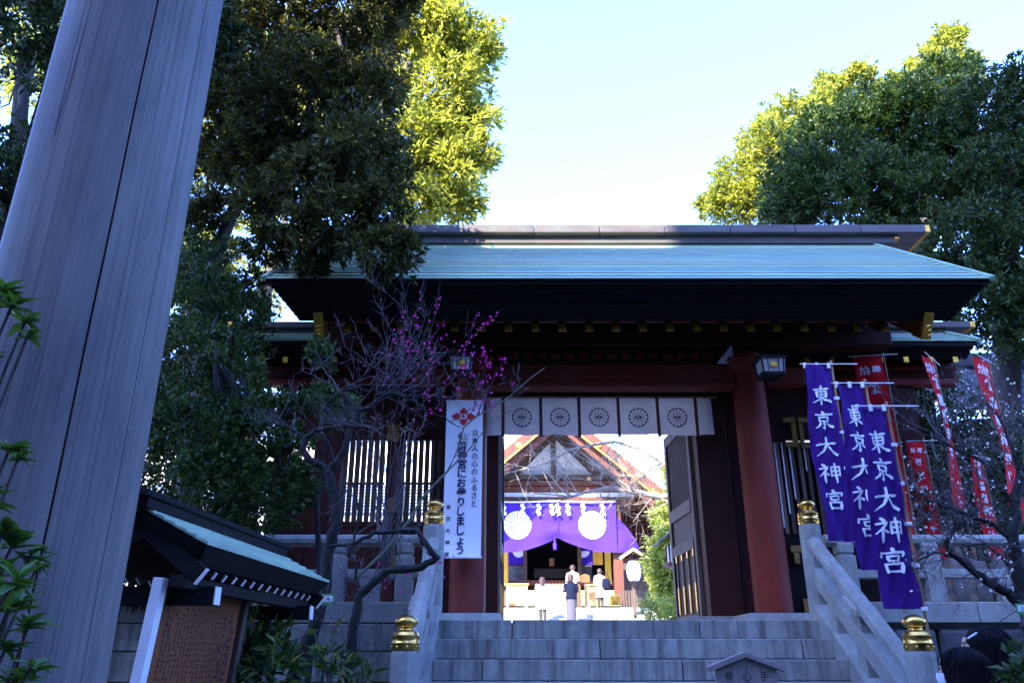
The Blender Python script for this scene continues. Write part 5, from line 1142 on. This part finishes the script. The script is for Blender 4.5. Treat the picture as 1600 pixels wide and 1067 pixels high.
    if detail:
        f = MB(); f.loft([[((a * math.cos(2 * math.pi * k / 20)) * h, (-.012 + ty_ + b * math.sin(2 * math.pi * k / 20)) * h, z * h) for k in range(20)] for z, a, b in ((.862, .012, .026), (.868, .030, .046), (.885, .042, .054), (.91, .050, .060), (.935, .052, .061), (.955, .046, .056), (.972, .030, .042), (.984, .010, .02))])
        face = f.build('face', M['skin'], t, smooth=True, off=O)
        fy = -.012 + ty_ - .059
        MB().loft([[((x * w2) * h, (fy + yy) * h, z * h) for x, yy in ((-1, .004), (0, -dp), (1, .004))] for z, w2, dp in ((.938, .004, .0), (.918, .007, .010), (.908, .010, .015), (.902, .008, .004))]).build('nose', M['skin'], face, smooth=True, off=O)
        for s in (-1, 1):
            MB().lathe([(0, -.006 * h), (.0055 * h, -.003 * h), (.007 * h, 0), (.0055 * h, .003 * h), (0, .006 * h)], (s * .021 * h, (fy + .006) * h, .929 * h), 10).build('eye', M['black'], face, smooth=True, off=O)
            MB().lathe([(0, -.018 * h), (.006 * h, -.012 * h), (.009 * h, .006 * h), (.005 * h, .016 * h), (0, .018 * h)], (s * .054 * h, (.0 + ty_) * h, .918 * h), 10, .6, 1.2).build('ear', M['skin'], face, smooth=True, off=O)
            MB().bar((s * .010 * h, (fy + .002) * h, .9425 * h), (s * .033 * h, (fy + .008) * h, .942 * h), .004 * h, .004 * h).build('eyebrow', M['hair_black'], face, off=O)
        MB().loft([[((a * math.cos(t_)) * h, (-.012 + ty_ + b * math.sin(t_)) * h, z * h) for t_ in [math.pi + math.pi * k / 14 for k in range(15)]] for z, a, b in ((.866, .038, .062), (.880, .048, .072), (.900, .053, .078), (.915, .053, .074))], cap=False).build('face_mask' if mask else 'chin', M['print_white'] if mask else M['skin'], face, smooth=True, off=O)
    return t
Z1 = 31.0; floor_at = lambda y: EYE + 1.30 - (31 - y) * (EYE + 1.30 - FL) / 17.8
p = H(848, 966, 30.4); person('woman with light brown hair in cream jacket and pale short skirt seen from behind', (p.x, 30.4, floor_at(30.4)), (966 - 896) * 30.4 / 1443 * 1.08, math.pi, 'coat_cream', .40, 'skirt_white', .28, 'hair_brown', 'tights', hairlen=.16)
p = H(893, 966, 30.2); person('woman in navy padded jacket and long grey skirt seen from behind', (p.x, 30.2, floor_at(30.2)), (972 - 893) * 30.2 / 1443 * 1.03, math.pi, 'coat_navy', .47, 'skirt_grey', .04, 'hair_brown', 'tights', hairlen=.10, flare=.9)
p = H(896, 945, 32.5); person('taller visitor in pale beige coat standing beyond the navy jacket', (p.x, 32.5, HF - .004), (945 - 872) * 32.5 / 1443, math.pi, 'coat_beige', .36, None, 0, 'hair_brown', 'tights', hairlen=.06)
p = H(938.5, 945, 32.6); person('visitor in long white coat with dark shoulder bag before the hall', (p.x, 32.6, HF - .004), (946 - 879) * 32.6 / 1443, math.pi + .3, 'coat_white', .27, None, 0, 'hair_brown', 'tights', hairlen=.08)
bg_ = thing('shoulder_bag', 'dark shoulder bag hanging at the side of the white coat', 'bag', H(947, 911, 32.5)); c = H(947, 911, 32.4); MB().lathe([(.02, -.2), (.15, -.19), (.17, -.1), (.16, .12), (.10, .18), (.02, .19)], c, 16, 1, .5).build('bag_body', M['coat_navy'], bg_, smooth=True); MB().tube([(c.x - .1, c.y, c.z + .15), (c.x - .07, c.y - .02, c.z + .42), (c.x + .05, c.y, c.z + .42), (c.x + .1, c.y, c.z + .15)], .012, 6).build('strap', M['coat_navy'], bg_, smooth=True)
a = P(1502, 1010, 4.35); person('girl with long black hair and white face mask at the lower right corner', (a.x, 4.35, 0), a.z + .01, R(-138), 'coat_navy', .40, 'skirt_grey', .25, 'hair_black', 'tights', 'side', .24, detail=True, mask=True, head_tilt=.006, group='two girls passing below the stair')
b = P(1548, 976, 4.72); person('taller girl with long black hair and a white hair clip at the lower right', (b.x, 4.72, 0), b.z + .005, R(-116), 'coat_navy', .40, 'skirt_grey', .25, 'hair_black', 'tights', 'side', .26, detail=True, mask=False, head_tilt=.03, group='two girls passing below the stair')
c0, c1 = P(1512, 997, 4.585), P(1526, 988, 4.585)
hcp = thing('hair_clip', 'white bar hair clip in the taller girl\'s black hair', 'hair clip', c0); MB().bar(c0, c1, .012, .008).build('clip_bar', M['print_white'], hcp, .002)

# ---------------------------------------------------------------- trees and plants
def path(Y, *pts, dy=0.0): return [P(x, y, Y + dy * i) for i, (x, y) in enumerate(pts)]
def gpath(base, Y, *pts, dy=0.0): q = path(Y, *pts, dy=dy); return [Vector((q[0].x - .05, Y, base))] + q
# evergreen oak overhanging the gate roof
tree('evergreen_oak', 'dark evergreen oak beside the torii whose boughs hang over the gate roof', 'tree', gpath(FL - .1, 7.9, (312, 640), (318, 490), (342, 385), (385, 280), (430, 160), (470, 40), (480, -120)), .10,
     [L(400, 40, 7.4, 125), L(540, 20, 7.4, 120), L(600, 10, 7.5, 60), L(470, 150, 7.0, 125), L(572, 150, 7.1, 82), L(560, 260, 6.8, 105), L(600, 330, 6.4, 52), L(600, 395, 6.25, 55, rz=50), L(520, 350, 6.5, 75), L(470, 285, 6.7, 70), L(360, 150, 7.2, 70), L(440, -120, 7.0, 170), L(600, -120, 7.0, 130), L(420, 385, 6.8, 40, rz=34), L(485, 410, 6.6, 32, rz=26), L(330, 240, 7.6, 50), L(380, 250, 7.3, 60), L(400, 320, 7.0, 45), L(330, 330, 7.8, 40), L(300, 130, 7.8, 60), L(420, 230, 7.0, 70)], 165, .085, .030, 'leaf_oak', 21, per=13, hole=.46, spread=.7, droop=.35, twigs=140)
# sunlit broadleaf tree behind
tree('sunlit_tree', 'sunlit yellow green broadleaf tree rising behind the dark oak', 'tree', gpath(FL - .1, 10.6, (404, 560), (412, 455), (450, 370), (520, 290), (590, 200), (640, 100)), .15,
     [L(640, 30, 11, 100), L(715, 60, 11, 75), L(735, 90, 11.2, 50), L(690, 140, 11, 85), L(720, 200, 11, 58), L(650, 230, 10.8, 80), L(700, 275, 10.8, 70), L(655, 320, 10.6, 50), L(735, 245, 11, 36), L(715, 318, 10.8, 36), L(660, -60, 11, 120), L(560, 100, 11.5, 110), L(560, 250, 11.5, 100), L(470, 200, 12, 100)], 66, .15, .05, 'leaf_sun', 22, per=12, hole=.42, spread=.7, droop=.25, twigs=90)
tree('background_tree', 'mid green tree standing left beyond the gate, seen through gaps', 'tree', gpath(FL - .1, 13, (150, 560), (140, 400), (130, 250), (120, 100)), .14, [L(330, 60, 13, 120), L(250, 200, 13, 110), L(360, 260, 13, 75), L(300, 420, 13, 80), L(430, 440, 12.5, 42), L(400, 350, 12.5, 35), L(180, 380, 13, 120), L(100, 100, 13, 140)], 44, .13, .05, 'leaf_sun', 29, per=11, hole=.55)
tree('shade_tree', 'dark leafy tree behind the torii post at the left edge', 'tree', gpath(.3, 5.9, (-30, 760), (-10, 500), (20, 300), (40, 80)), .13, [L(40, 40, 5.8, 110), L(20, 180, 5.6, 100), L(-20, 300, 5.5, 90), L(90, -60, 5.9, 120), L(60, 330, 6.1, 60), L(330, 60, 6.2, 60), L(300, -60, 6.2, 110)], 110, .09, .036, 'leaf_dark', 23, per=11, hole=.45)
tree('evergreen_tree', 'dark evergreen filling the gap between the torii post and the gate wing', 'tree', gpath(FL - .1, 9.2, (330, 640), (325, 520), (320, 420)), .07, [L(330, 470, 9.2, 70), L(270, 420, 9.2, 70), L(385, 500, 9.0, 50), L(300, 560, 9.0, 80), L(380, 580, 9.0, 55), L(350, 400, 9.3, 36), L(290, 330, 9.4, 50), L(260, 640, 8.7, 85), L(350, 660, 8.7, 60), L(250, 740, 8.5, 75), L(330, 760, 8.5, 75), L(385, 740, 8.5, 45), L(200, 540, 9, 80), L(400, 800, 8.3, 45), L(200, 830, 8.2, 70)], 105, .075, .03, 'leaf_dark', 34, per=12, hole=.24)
tree('camellia', 'dense dark camellia bush tree between the torii and the pink plum', 'tree', gpath(.55, 6.3, (330, 980), (335, 860), (345, 740), (350, 640), (340, 540)), .06,
     [L(285, 560, 6.5, 85), L(345, 610, 6.4, 95), L(290, 690, 6.2, 90), L(380, 700, 6.1, 85), L(430, 750, 6.0, 60), L(330, 770, 6.0, 75), L(400, 800, 5.9, 60), L(300, 470, 7.0, 70), L(360, 520, 7.0, 65), L(455, 700, 6.0, 34), L(470, 775, 5.9, 30), L(405, 640, 6.2, 45), L(250, 640, 6.3, 60), L(320, 420, 7.6, 55), L(300, 380, 7.8, 45), L(390, 450, 7.6, 38)], 150, .055, .026, 'leaf_mid', 24, per=10, hole=.36, bark='bark_dark', twigs=90)
tree('young_tree', 'slender tree with a light green tuft beside the left gate window', 'tree', gpath(.7, 6.2, (500, 900), (495, 800), (505, 700), (512, 610)), .028, [L(518, 640, 6.2, 34, rz=28), L(545, 648, 6.1, 22, rz=16), L(490, 620, 6.3, 20, rz=18), L(455, 640, 6.2, 20), L(505, 560, 6.4, 26)], 150, .055, .026, 'leaf_mid', 25, per=9, hole=.35, bark='bark_dark')
# right hand grove
tree('grove_tree', 'tall evergreen at the right with a shaded dark green crown', 'tree', gpath(FL - .1, 13, (1420, 640), (1425, 480), (1420, 350), (1415, 220)), .3,
     [L(1300, 240, 13, 95), L(1255, 295, 12.8, 80), L(1370, 205, 13, 95), L(1440, 200, 12.6, 105), L(1350, 300, 12.4, 90), L(1430, 320, 12.2, 100), L(1480, 140, 13, 70), L(1240, 330, 12.8, 50), L(1500, 260, 12.3, 90)], 78, .11, .045, 'leaf_mid', 26, per=13, hole=.38, group='trees behind the gate at the right', twigs=110)
tree('grove_tree', 'dark evergreen filling the right edge beyond the banners', 'tree', gpath(FL - .1, 11.6, (1570, 640), (1575, 480), (1570, 340), (1560, 220)), .26,
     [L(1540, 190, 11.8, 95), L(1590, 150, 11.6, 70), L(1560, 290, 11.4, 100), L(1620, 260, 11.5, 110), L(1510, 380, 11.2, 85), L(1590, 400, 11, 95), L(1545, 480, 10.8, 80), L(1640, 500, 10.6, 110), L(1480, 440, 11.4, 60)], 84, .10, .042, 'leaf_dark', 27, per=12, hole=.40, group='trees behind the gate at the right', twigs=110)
tree('grove_tree', 'sunlit yellow green tree at the left flank of the right grove', 'tree', gpath(FL - .1, 14.5, (1230, 640), (1225, 480), (1220, 340), (1225, 230)), .22,
     [L(1165, 290, 14.5, 60), L(1200, 235, 14.5, 60), L(1238, 195, 14.6, 48), L(1285, 165, 14.8, 36), L(1150, 320, 14.3, 42), L(1210, 310, 14.3, 65), L(1112, 325, 14.4, 26), L(1225, 240, 15, 90)], 62, .12, .05, 'leaf_sun', 28, per=12, hole=.45, group='trees behind the gate at the right')
tree('grove_tree', 'tallest sparse tree top catching sun above the right grove', 'tree', gpath(FL - .1, 16, (1445, 640), (1445, 440), (1450, 280), (1465, 130), (1480, 60)), .22,
     [L(1478, 75, 16, 36), L(1455, 110, 16, 42), L(1500, 105, 16, 34), L(1420, 135, 16, 36), L(1490, 58, 16, 20), L(1340, 135, 16, 42), L(1300, 140, 16, 30)], 95, .13, .055, 'leaf_sun', 30, per=11, hole=.22, group='trees behind the gate at the right')
tree('grove_tree', 'broad dark evergreen standing beyond the grey tiled roof, outside the right edge', 'tree', [Vector((11.5, 11.0, FL)), Vector((11.6, 11.0, 4)), Vector((11.4, 11.1, 7)), Vector((11.6, 11, 9.5))], .25, [((11.5, 11.2, 8.5), (2.2, 1.8, 1.9)), ((10.0, 11.5, 6.5), (1.5, 1.4, 1.4)), ((13.0, 11.2, 6.8), (1.6, 1.5, 1.5)), ((11.4, 11, 10.3), (1.4, 1.3, 1.2))], 45, .13, .055, 'leaf_dark', 35, per=12, hole=.3, group='trees behind the gate at the right')
for i, (lb, base, lo) in enumerate((('dark garden shrub behind the red banners nearest the blue flags', (3.9, 9.2, FL), [L(1430, 640, 9.3, 62), L(1410, 720, 9.2, 60), L(1470, 700, 9.2, 60), L(1440, 790, 9.0, 60), L(1500, 620, 9.4, 40)]),
                                    ('dark garden shrub behind the red banners at the right edge', (5.2, 9.0, FL), [L(1530, 700, 9.1, 70), L(1580, 780, 8.9, 70), L(1510, 790, 8.8, 60), L(1620, 700, 9.0, 70), L(1560, 850, 8.7, 50)]))):
    shrub('garden_shrub', lb, 'shrub', base, lo, 90, .075, .035, 'leaf_dark', 40 + i, per=10, hole=.35, group='dark shrubs on the right terrace')
shrub('variegated_shrub', 'low shrub with yellow edged leaves in the bed between notice board and plum', 'shrub', (PX(410, 1060, 4.6), 4.6, .45), [L(400, 1015, 4.7, 48), L(360, 1040, 4.6, 50), L(425, 1050, 4.5, 45), L(440, 1000, 4.8, 22), L(370, 980, 4.8, 26)], 120, .10, .034, 'leaf_var', 50, per=9, hole=.3, spread=.6, group='variegated shrubs in the left bed', droop=.1)
shrub('variegated_shrub', 'small shrub with light green leaves right behind the pink plum trunk', 'shrub', (PX(525, 1060, 5.3), 5.3, .55), [L(512, 1020, 5.3, 28), L(535, 1045, 5.3, 24), L(560, 1060, 5.2, 22)], 120, .09, .028, 'leaf_var', 51, per=8, hole=.3, spread=.6, group='variegated shrubs in the left bed')
shrub('ivy_shrub', 'dark shrub under the notice board roof against the stone wall', 'shrub', (PX(380, 990, 5.6), 5.6, .5), [L(400, 935, 5.7, 42), L(375, 985, 5.5, 45), L(350, 950, 5.6, 36)], 120, .06, .03, 'leaf_dark', 52, per=9, hole=.35)
shrub('broad_shrub', 'dense dark shrub behind the torii post and under the notice board gable', 'shrub', (-4.0, 7.0, .7), [L(190, 845, 6.9, 55), L(110, 850, 6.9, 60), L(230, 900, 6.8, 50), L(40, 830, 7.0, 70)], 150, .07, .035, 'leaf_dark', 54, per=11, hole=.1)
shrub('corner_shrub', 'small light green leafy plant at the lower right corner', 'shrub', (PX(1590, 1060, 3.9), 3.9, .2), [L(1592, 1030, 3.9, 16), L(1586, 1055, 3.9, 18), L(1604, 1062, 3.9, 20)], 150, .075, .035, 'leaf_mid', 53, per=7, hole=.2, stems=5)
# conifer and clipped bushes inside the court
def cone_lobes(px, py0, py1, Y, r0):
    return [L(px + 8 * math.sin(i * 2.3), py0 + (py1 - py0) * i / 9, Y + .3 * math.sin(i * 1.7), 9 + r0 * (i / 9) ** .8) for i in range(10)]
tree('conifer', 'sunlit conical conifer beside the open right gate door', 'tree', [P(1050, 960, 22.5), P(1050, 850, 22.5), P(1052, 700, 22.5)], .12, cone_lobes(1064, 672, 925, 22.5, 42), 50, .16, .05, 'leaf_conifer', 60, per=14, hole=.2, spread=.9, shell=.55, twigs=20)
for i, (px, py, Y, r, lb) in enumerate(((1018, 948, 20.5, 20, 'round clipped sunlit bush at the foot of the conifer, left one'), (1053, 952, 20, 22, 'round clipped sunlit bush at the foot of the conifer by the door'))):
    shrub('clipped_bush', lb, 'shrub', (P(px, 968, Y).x, Y, floor_at(Y)), [L(px, py, Y, r), L(px + 6, py + 10, Y, r * .8)], 70, .08, .04, 'leaf_conifer', 61 + i, per=9, hole=.15, stems=5, group='clipped bushes in the court')

# bare plum trees
def plum(name, label, limbs, seed, tw, flowers, nfl, size, petal, green=None, fl_filter=None, depth=2, bark='bark_dark', twig='twig'):
    rng = np.random.default_rng(seed); t = thing(name, label, 'tree', limbs[0][0][0]); tips = []
    m = MB()
    for k, (pts, r0, r1) in enumerate(limbs):
        P_ = [pts[0]]
        for a, b in zip(pts, pts[1:]):
            for q in (.33, .67, 1): P_.append(a.lerp(b, q) + Vector(rng.normal(0, .006, 3)) * (1 if q < 1 else 0))
        n = len(P_); m.tube(P_, [max(.002, (r0 + (r1 - r0) * i / (n - 1)) * (1 + .12 * math.sin(i * 2.9 + k))) for i in range(n)], 10)
        if k == 0: m.build('trunk', M[bark], t, smooth=True); m = MB()
    m.build('limbs', M[bark], t, smooth=True)
    m = MB()
    for (pts, ln, r, cnt, up, dirs) in tw:
        for c in range(cnt):
            i = rng.integers(0, len(pts) - 1); p = pts[i].lerp(pts[i + 1], rng.random()); d = Vector(dirs) + Vector(rng.normal(0, .7, 3)); grow(m, p, d, ln * rng.uniform(.6, 1.2), r, depth, rng, tips, up)
    m.build('twigs', M[twig], t, smooth=False)
    if green:
        m = MB()
        for pts, r0, r1 in green: n = len(pts); m.tube(pts, [r0 + (r1 - r0) * i / (n - 1) for i in range(n)], 7)
        m.build('shoots', M['twig_green'], t, smooth=True)
    cand = [p for p, d in tips if fl_filter is None or fl_filter(p)]; fl = list(flowers)
    while len(fl) < nfl and cand: q = cand[rng.integers(0, len(cand))]; fl.append(q + Vector(rng.normal(0, .006, 3)))
    if fl: blossoms('blossoms', fl, size, M[petal], t, rng)
    return t, tips
Y = 5.5; rp_ = lambda *p, Y=5.5, dy=0: path(Y, *p, dy=dy)
trunk = rp_((448, 1090), (470, 1030), (490, 985), (508, 915), (512, 865), (527, 820), (524, 779), (514, 740))
lA = rp_((514, 740), (502, 727), (485, 719), (473, 702), (477, 686), (492, 673), (512, 668)); lB = rp_((514, 740), (525, 722), (538, 705), (546, 675), (560, 641), (582, 636), (588, 619), (614, 615), (640, 620), (672, 618))
lC = rp_((512, 668), (545, 664), (575, 668), (612, 645)); lD = rp_((546, 675), (541, 640), (537, 610), (570, 602), (600, 606), (625, 614), (660, 600)); lE = rp_((560, 641), (540, 625), (536, 606), (556, 600), (575, 580)); lF = rp_((640, 620), (665, 645), (695, 652), (720, 668))
t2 = rp_((545, 1085), (555, 1010), (565, 934), (590, 910), (613, 893), (662, 889), (686, 875), (672, 858), (655, 832), (620, 835), (589, 836), (562, 851), (517, 858), dy=-.01)
t2 = [p + Vector((0, -.12, 0)) for p in t2]
lG = rp_((565, 934), (556, 900), (552, 860), (560, 800), (548, 740)); lH = rp_((477, 686), (450, 668), (430, 650), (410, 640)); lI = rp_((588, 619), (610, 590), (640, 575), (690, 570), (720, 560)); lK = rp_((575, 580), (600, 560), (640, 545), (660, 520))
gs1 = rp_((560, 900), (600, 862), (640, 812), (662, 775), (700, 735), (716, 700), (724, 668), (745, 650), (790, 625), (830, 590), (852, 574)); gs2 = rp_((700, 735), (735, 700), (770, 655), (800, 640), Y=5.45)
sh = [rp_((640, 590), (642, 545), (650, 500), (657, 458)), rp_((668, 570), (672, 530), (684, 480), (688, 462)), rp_((700, 570), (735, 530), (760, 505), (790, 478)), rp_((720, 560), (735, 520), (748, 490)), rp_((740, 640), (752, 600), (760, 570), (758, 545)), rp_((745, 650), (772, 590), (788, 560)), rp_((630, 600), (628, 560), (632, 500), (625, 485)), rp_((690, 600), (720, 575), (745, 560))]
rg = np.random.default_rng(77); fl = []
for s_ in sh:
    for a, b in zip(s_, s_[1:]):
        for k in range(6): fl.append(a.lerp(b, rg.random()) + Vector(rg.normal(0, .012, 3)))
for (px, py, n, sp) in ((752, 598, 20, 13), (758, 570, 8, 10), (655, 560, 10, 14), (690, 530, 10, 16), (735, 545, 8, 14), (680, 640, 8, 10), (690, 880, 12, 10), (600, 905, 10, 14), (655, 895, 8, 10), (575, 925, 6, 10), (520, 975, 3, 4), (765, 640, 12, 8), (668, 617, 6, 6), (640, 530, 14, 12)):
    for k in range(n): fl.append(P(px + rg.normal(0, sp), py + rg.normal(0, sp * 1.2), 5.5 + rg.normal(0, .06)))
side = lambda p: p.x > -.95 and p.z > 3.1
plum('pink_plum', 'bare old plum tree with magenta blossoms before the left gate wing', [(trunk, .050, .034), (lA, .030, .016), (lB, .030, .008), (lC, .014, .006), (lD, .014, .005), (lE, .013, .005), (lF, .008, .003), (t2, .034, .010), (lG, .012, .005), (lH, .014, .008), (lI, .008, .003), (lK, .007, .003)] + [(s_, .004, .0015) for s_ in sh], 31,
     [(lB, .42, .0042, 8, .25, (.2, 0, .2)), (lD, .42, .0042, 7, .2, (.1, 0, .2)), (lF, .24, .0035, 4, .1, (.2, 0, .3)), (lE, .36, .0042, 5, .3, (-.2, 0, .3)), (lI, .40, .0042, 9, .25, (.4, 0, .3)), (lK, .34, .004, 5, .3, (.3, 0, .4)), (lC, .26, .004, 8, .2, (.3, 0, .2)), (t2[3:], .22, .004, 10, .2, (0, -.1, .1)), (lH, .22, .004, 5, .4, (-.4, 0, .2)), (lG, .22, .004, 8, .4, (0, -.1, .5)), (t2[:3], .30, .004, 9, .5, (.1, -.1, .7)), (gs1[4:], .2, .003, 5, .4, (.4, 0, .5))], fl, len(fl) + 40, .0135, 'pink', [(gs1, .011, .003), (gs2, .006, .002)], side)
# white plum at the right
Yw = 5.6; wt = path(Yw, (1640, 1080), (1625, 1010), (1604, 955), (1592, 900), (1582, 845), (1586, 790), (1596, 740)); w1 = path(Yw, (1604, 955), (1575, 925), (1543, 909), (1511, 882), (1486, 866), (1478, 846), (1490, 826), (1520, 800)); w2 = path(Yw, (1582, 845), (1555, 820), (1520, 808), (1478, 792), (1440, 780)); w3 = path(Yw, (1586, 790), (1560, 760), (1535, 720), (1490, 700), (1450, 672)); w4 = path(Yw, (1596, 740), (1580, 700), (1560, 650), (1535, 625)); w5 = path(Yw, (1490, 870), (1462, 862), (1432, 878), (1410, 872)); w6 = path(Yw, (1592, 900), (1565, 870), (1540, 850), (1502, 850)); w7 = path(Yw, (1596, 740), (1610, 690), (1600, 640))
plum('white_plum', 'bare plum tree with scattered white blossoms before the right stone fence', [(wt, .060, .030), (w1, .036, .010), (w2, .020, .006), (w3, .018, .005), (w4, .014, .005), (w5, .010, .004), (w6, .012, .004), (w7, .012, .005)], 32,
     [(w1, .32, .0045, 18, .2, (-.4, 0, .1)), (w2, .34, .0045, 22, .2, (-.6, 0, .2)), (w3, .34, .0045, 24, .2, (-.6, 0, .3)), (w4, .30, .0045, 18, .3, (-.5, 0, .3)), (w5, .24, .004, 10, .1, (-.4, 0, -.1)), (w6, .26, .004, 10, .2, (-.5, 0, .1)), (w7, .3, .004, 10, .3, (-.2, 0, .3)), (w1[:3], .3, .004, 6, -.2, (-.3, -.1, -.3))], [], 420, .0105, 'white_petal', None, lambda p: p.z > 1.9)
# leafless cherry inside the court, reaching across the opening
Yc = 15.0; ct0 = [Vector((4.6, Yc, FL)), Vector((4.55, Yc, 3.2)), P(1190, 800, Yc), P(1130, 775, Yc)]; c1 = path(Yc, (1130, 775), (1075, 772), (1030, 776), (990, 768), (950, 762), (920, 768), (890, 776), (830, 770)); c2 = path(Yc, (1130, 775), (1090, 740), (1040, 725), (1000, 700), (960, 690), (900, 700), (850, 725), (790, 740)); c3 = path(Yc, (990, 768), (960, 745), (940, 735), (935, 715)); c4 = path(Yc, (1040, 725), (1000, 745), (960, 740)); c5 = path(Yc, (1080, 735), (1050, 690), (1000, 675), (940, 660))
plum('bare_cherry', 'leafless sunlit tree reaching across the court behind the entrance curtain', [(ct0, .16, .09), (c1, .075, .012), (c2, .05, .010), (c3, .02, .008), (c4, .025, .008), (c5, .03, .01)], 33,
     [(c1, .9, .012, 20, .1, (-.5, 0, .3)), (c2, .9, .012, 26, -.1, (-.5, 0, -.2)), (c3, .7, .010, 8, .2, (-.2, 0, .4)), (c4, .7, .010, 8, -.2, (-.3, 0, -.4)), (c5, .8, .010, 10, -.1, (-.5, 0, -.3))], [], 0, .01, 'white_petal', None, None, 2, 'sun_bark', 'sun_bark')
# withered seed heads before the left window
rngd = np.random.default_rng(5); t = thing('dry_shrub', 'withered shrub with brown leaves hanging before the left gate window', 'shrub', P(620, 900, 6.6)); C_, D_ = lobes_points([L(600, 655, 6.6, 26, rz=14), L(640, 665, 6.6, 26, rz=12), L(585, 672, 6.6, 18, rz=10)], 90, rngd, .3)
m = MB()
for k in range(26): m.tube(wander(P(600 + rngd.normal(0, 8), 905, 6.6), Vector(C_[rngd.integers(0, len(C_))]), 5, .03, rngd), [.006, .005, .004, .003, .002, .0015], 4)
m.build('stems', M['twig'], t); link('dry_leaves', leaf_mesh('dry_leaves', C_ - np.array(t.location), D_, 4, .035, .014, .9, rngd, .5), M['dryleaf'], t)

# near shrub at the left edge: every leaf its own piece
t = thing('leafy_shrub', 'glossy leafed shrub close by at the left edge of the torii', 'shrub', (-1.36, 1.62, 0)); rgn = np.random.default_rng(9)
lm = MB(); n = 6; V = []
for i in range(n + 1):
    q = i / n; w_ = .5 * math.sin(math.pi * min(1, q * 1.02) ** .75) * .32; zc = -.16 * q * q; V += [(-w_, q, zc + abs(w_) * .5), (0, q, zc), (w_, q, zc + abs(w_) * .5)]
lm.add(V, [f for i in range(n) for f in ((3 * i, 3 * i + 1, 3 * i + 4, 3 * i + 3), (3 * i + 1, 3 * i + 2, 3 * i + 5, 3 * i + 4))]); leafo = lm.build('leaf', M['leaf_near'] if 'leaf_near' in M else M['leaf_mid'], t, smooth=True, off=(0, 0, 0)); lme = leafo.data; bpy.data.objects.remove(leafo)
stems = MB(); root = Vector((-1.40, 1.62, 0))
for (px, py, r) in ((20, 475, 1), (40, 500, .9), (5, 455, .9), (45, 520, .6), (15, 700, .8), (30, 712, .6), (20, 850, 1.1), (50, 862, .8), (5, 830, .9), (25, 905, 1), (60, 880, .6), (15, 950, 1.1), (45, 975, .9), (10, 1010, 1), (50, 1040, .8), (-20, 780, 1), (-25, 560, 1), (-20, 900, 1.2), (25, 1060, 1), (0, 1120, 1), (40, 1140, 1), (-30, 1180, 1.1), (20, 1230, 1), (60, 1200, .9), (-10, 1320, 1.1), (40, 1330, 1)):
    c = P(px, py, 1.6 + rgn.normal(0, .05)); stems.tube(wander(root, c, 5, .02, rgn), [.010, .008, .006, .005, .004, .003], 6)
    ax0 = (c - root).normalized() + Vector((.4, -.2, .1))
    for k in range(15):
        a = 2.4 * k + rgn.normal(0, .3); d = (Vector((math.cos(a), math.sin(a) * .8, .05 + rgn.normal(0, .45))) + ax0 * .3).normalized(); up = Vector((rgn.normal(0, .25), rgn.normal(0, .25), 1)); sx = d.cross(up).normalized(); uz = sx.cross(d)
        s = .060 * r * rgn.uniform(.65, 1.15); o = bpy.data.objects.new('leaf', lme); COL.objects.link(o); o.parent = t
        o.matrix_local = Matrix.Translation(c - t.location - Vector((0, 0, .012 * rgn.random()))) @ Matrix((sx, d, uz)).transposed().to_4x4() @ Matrix.Diagonal((s * 1.15, s, s, 1))
stems.build('stems', M['bark'], t)
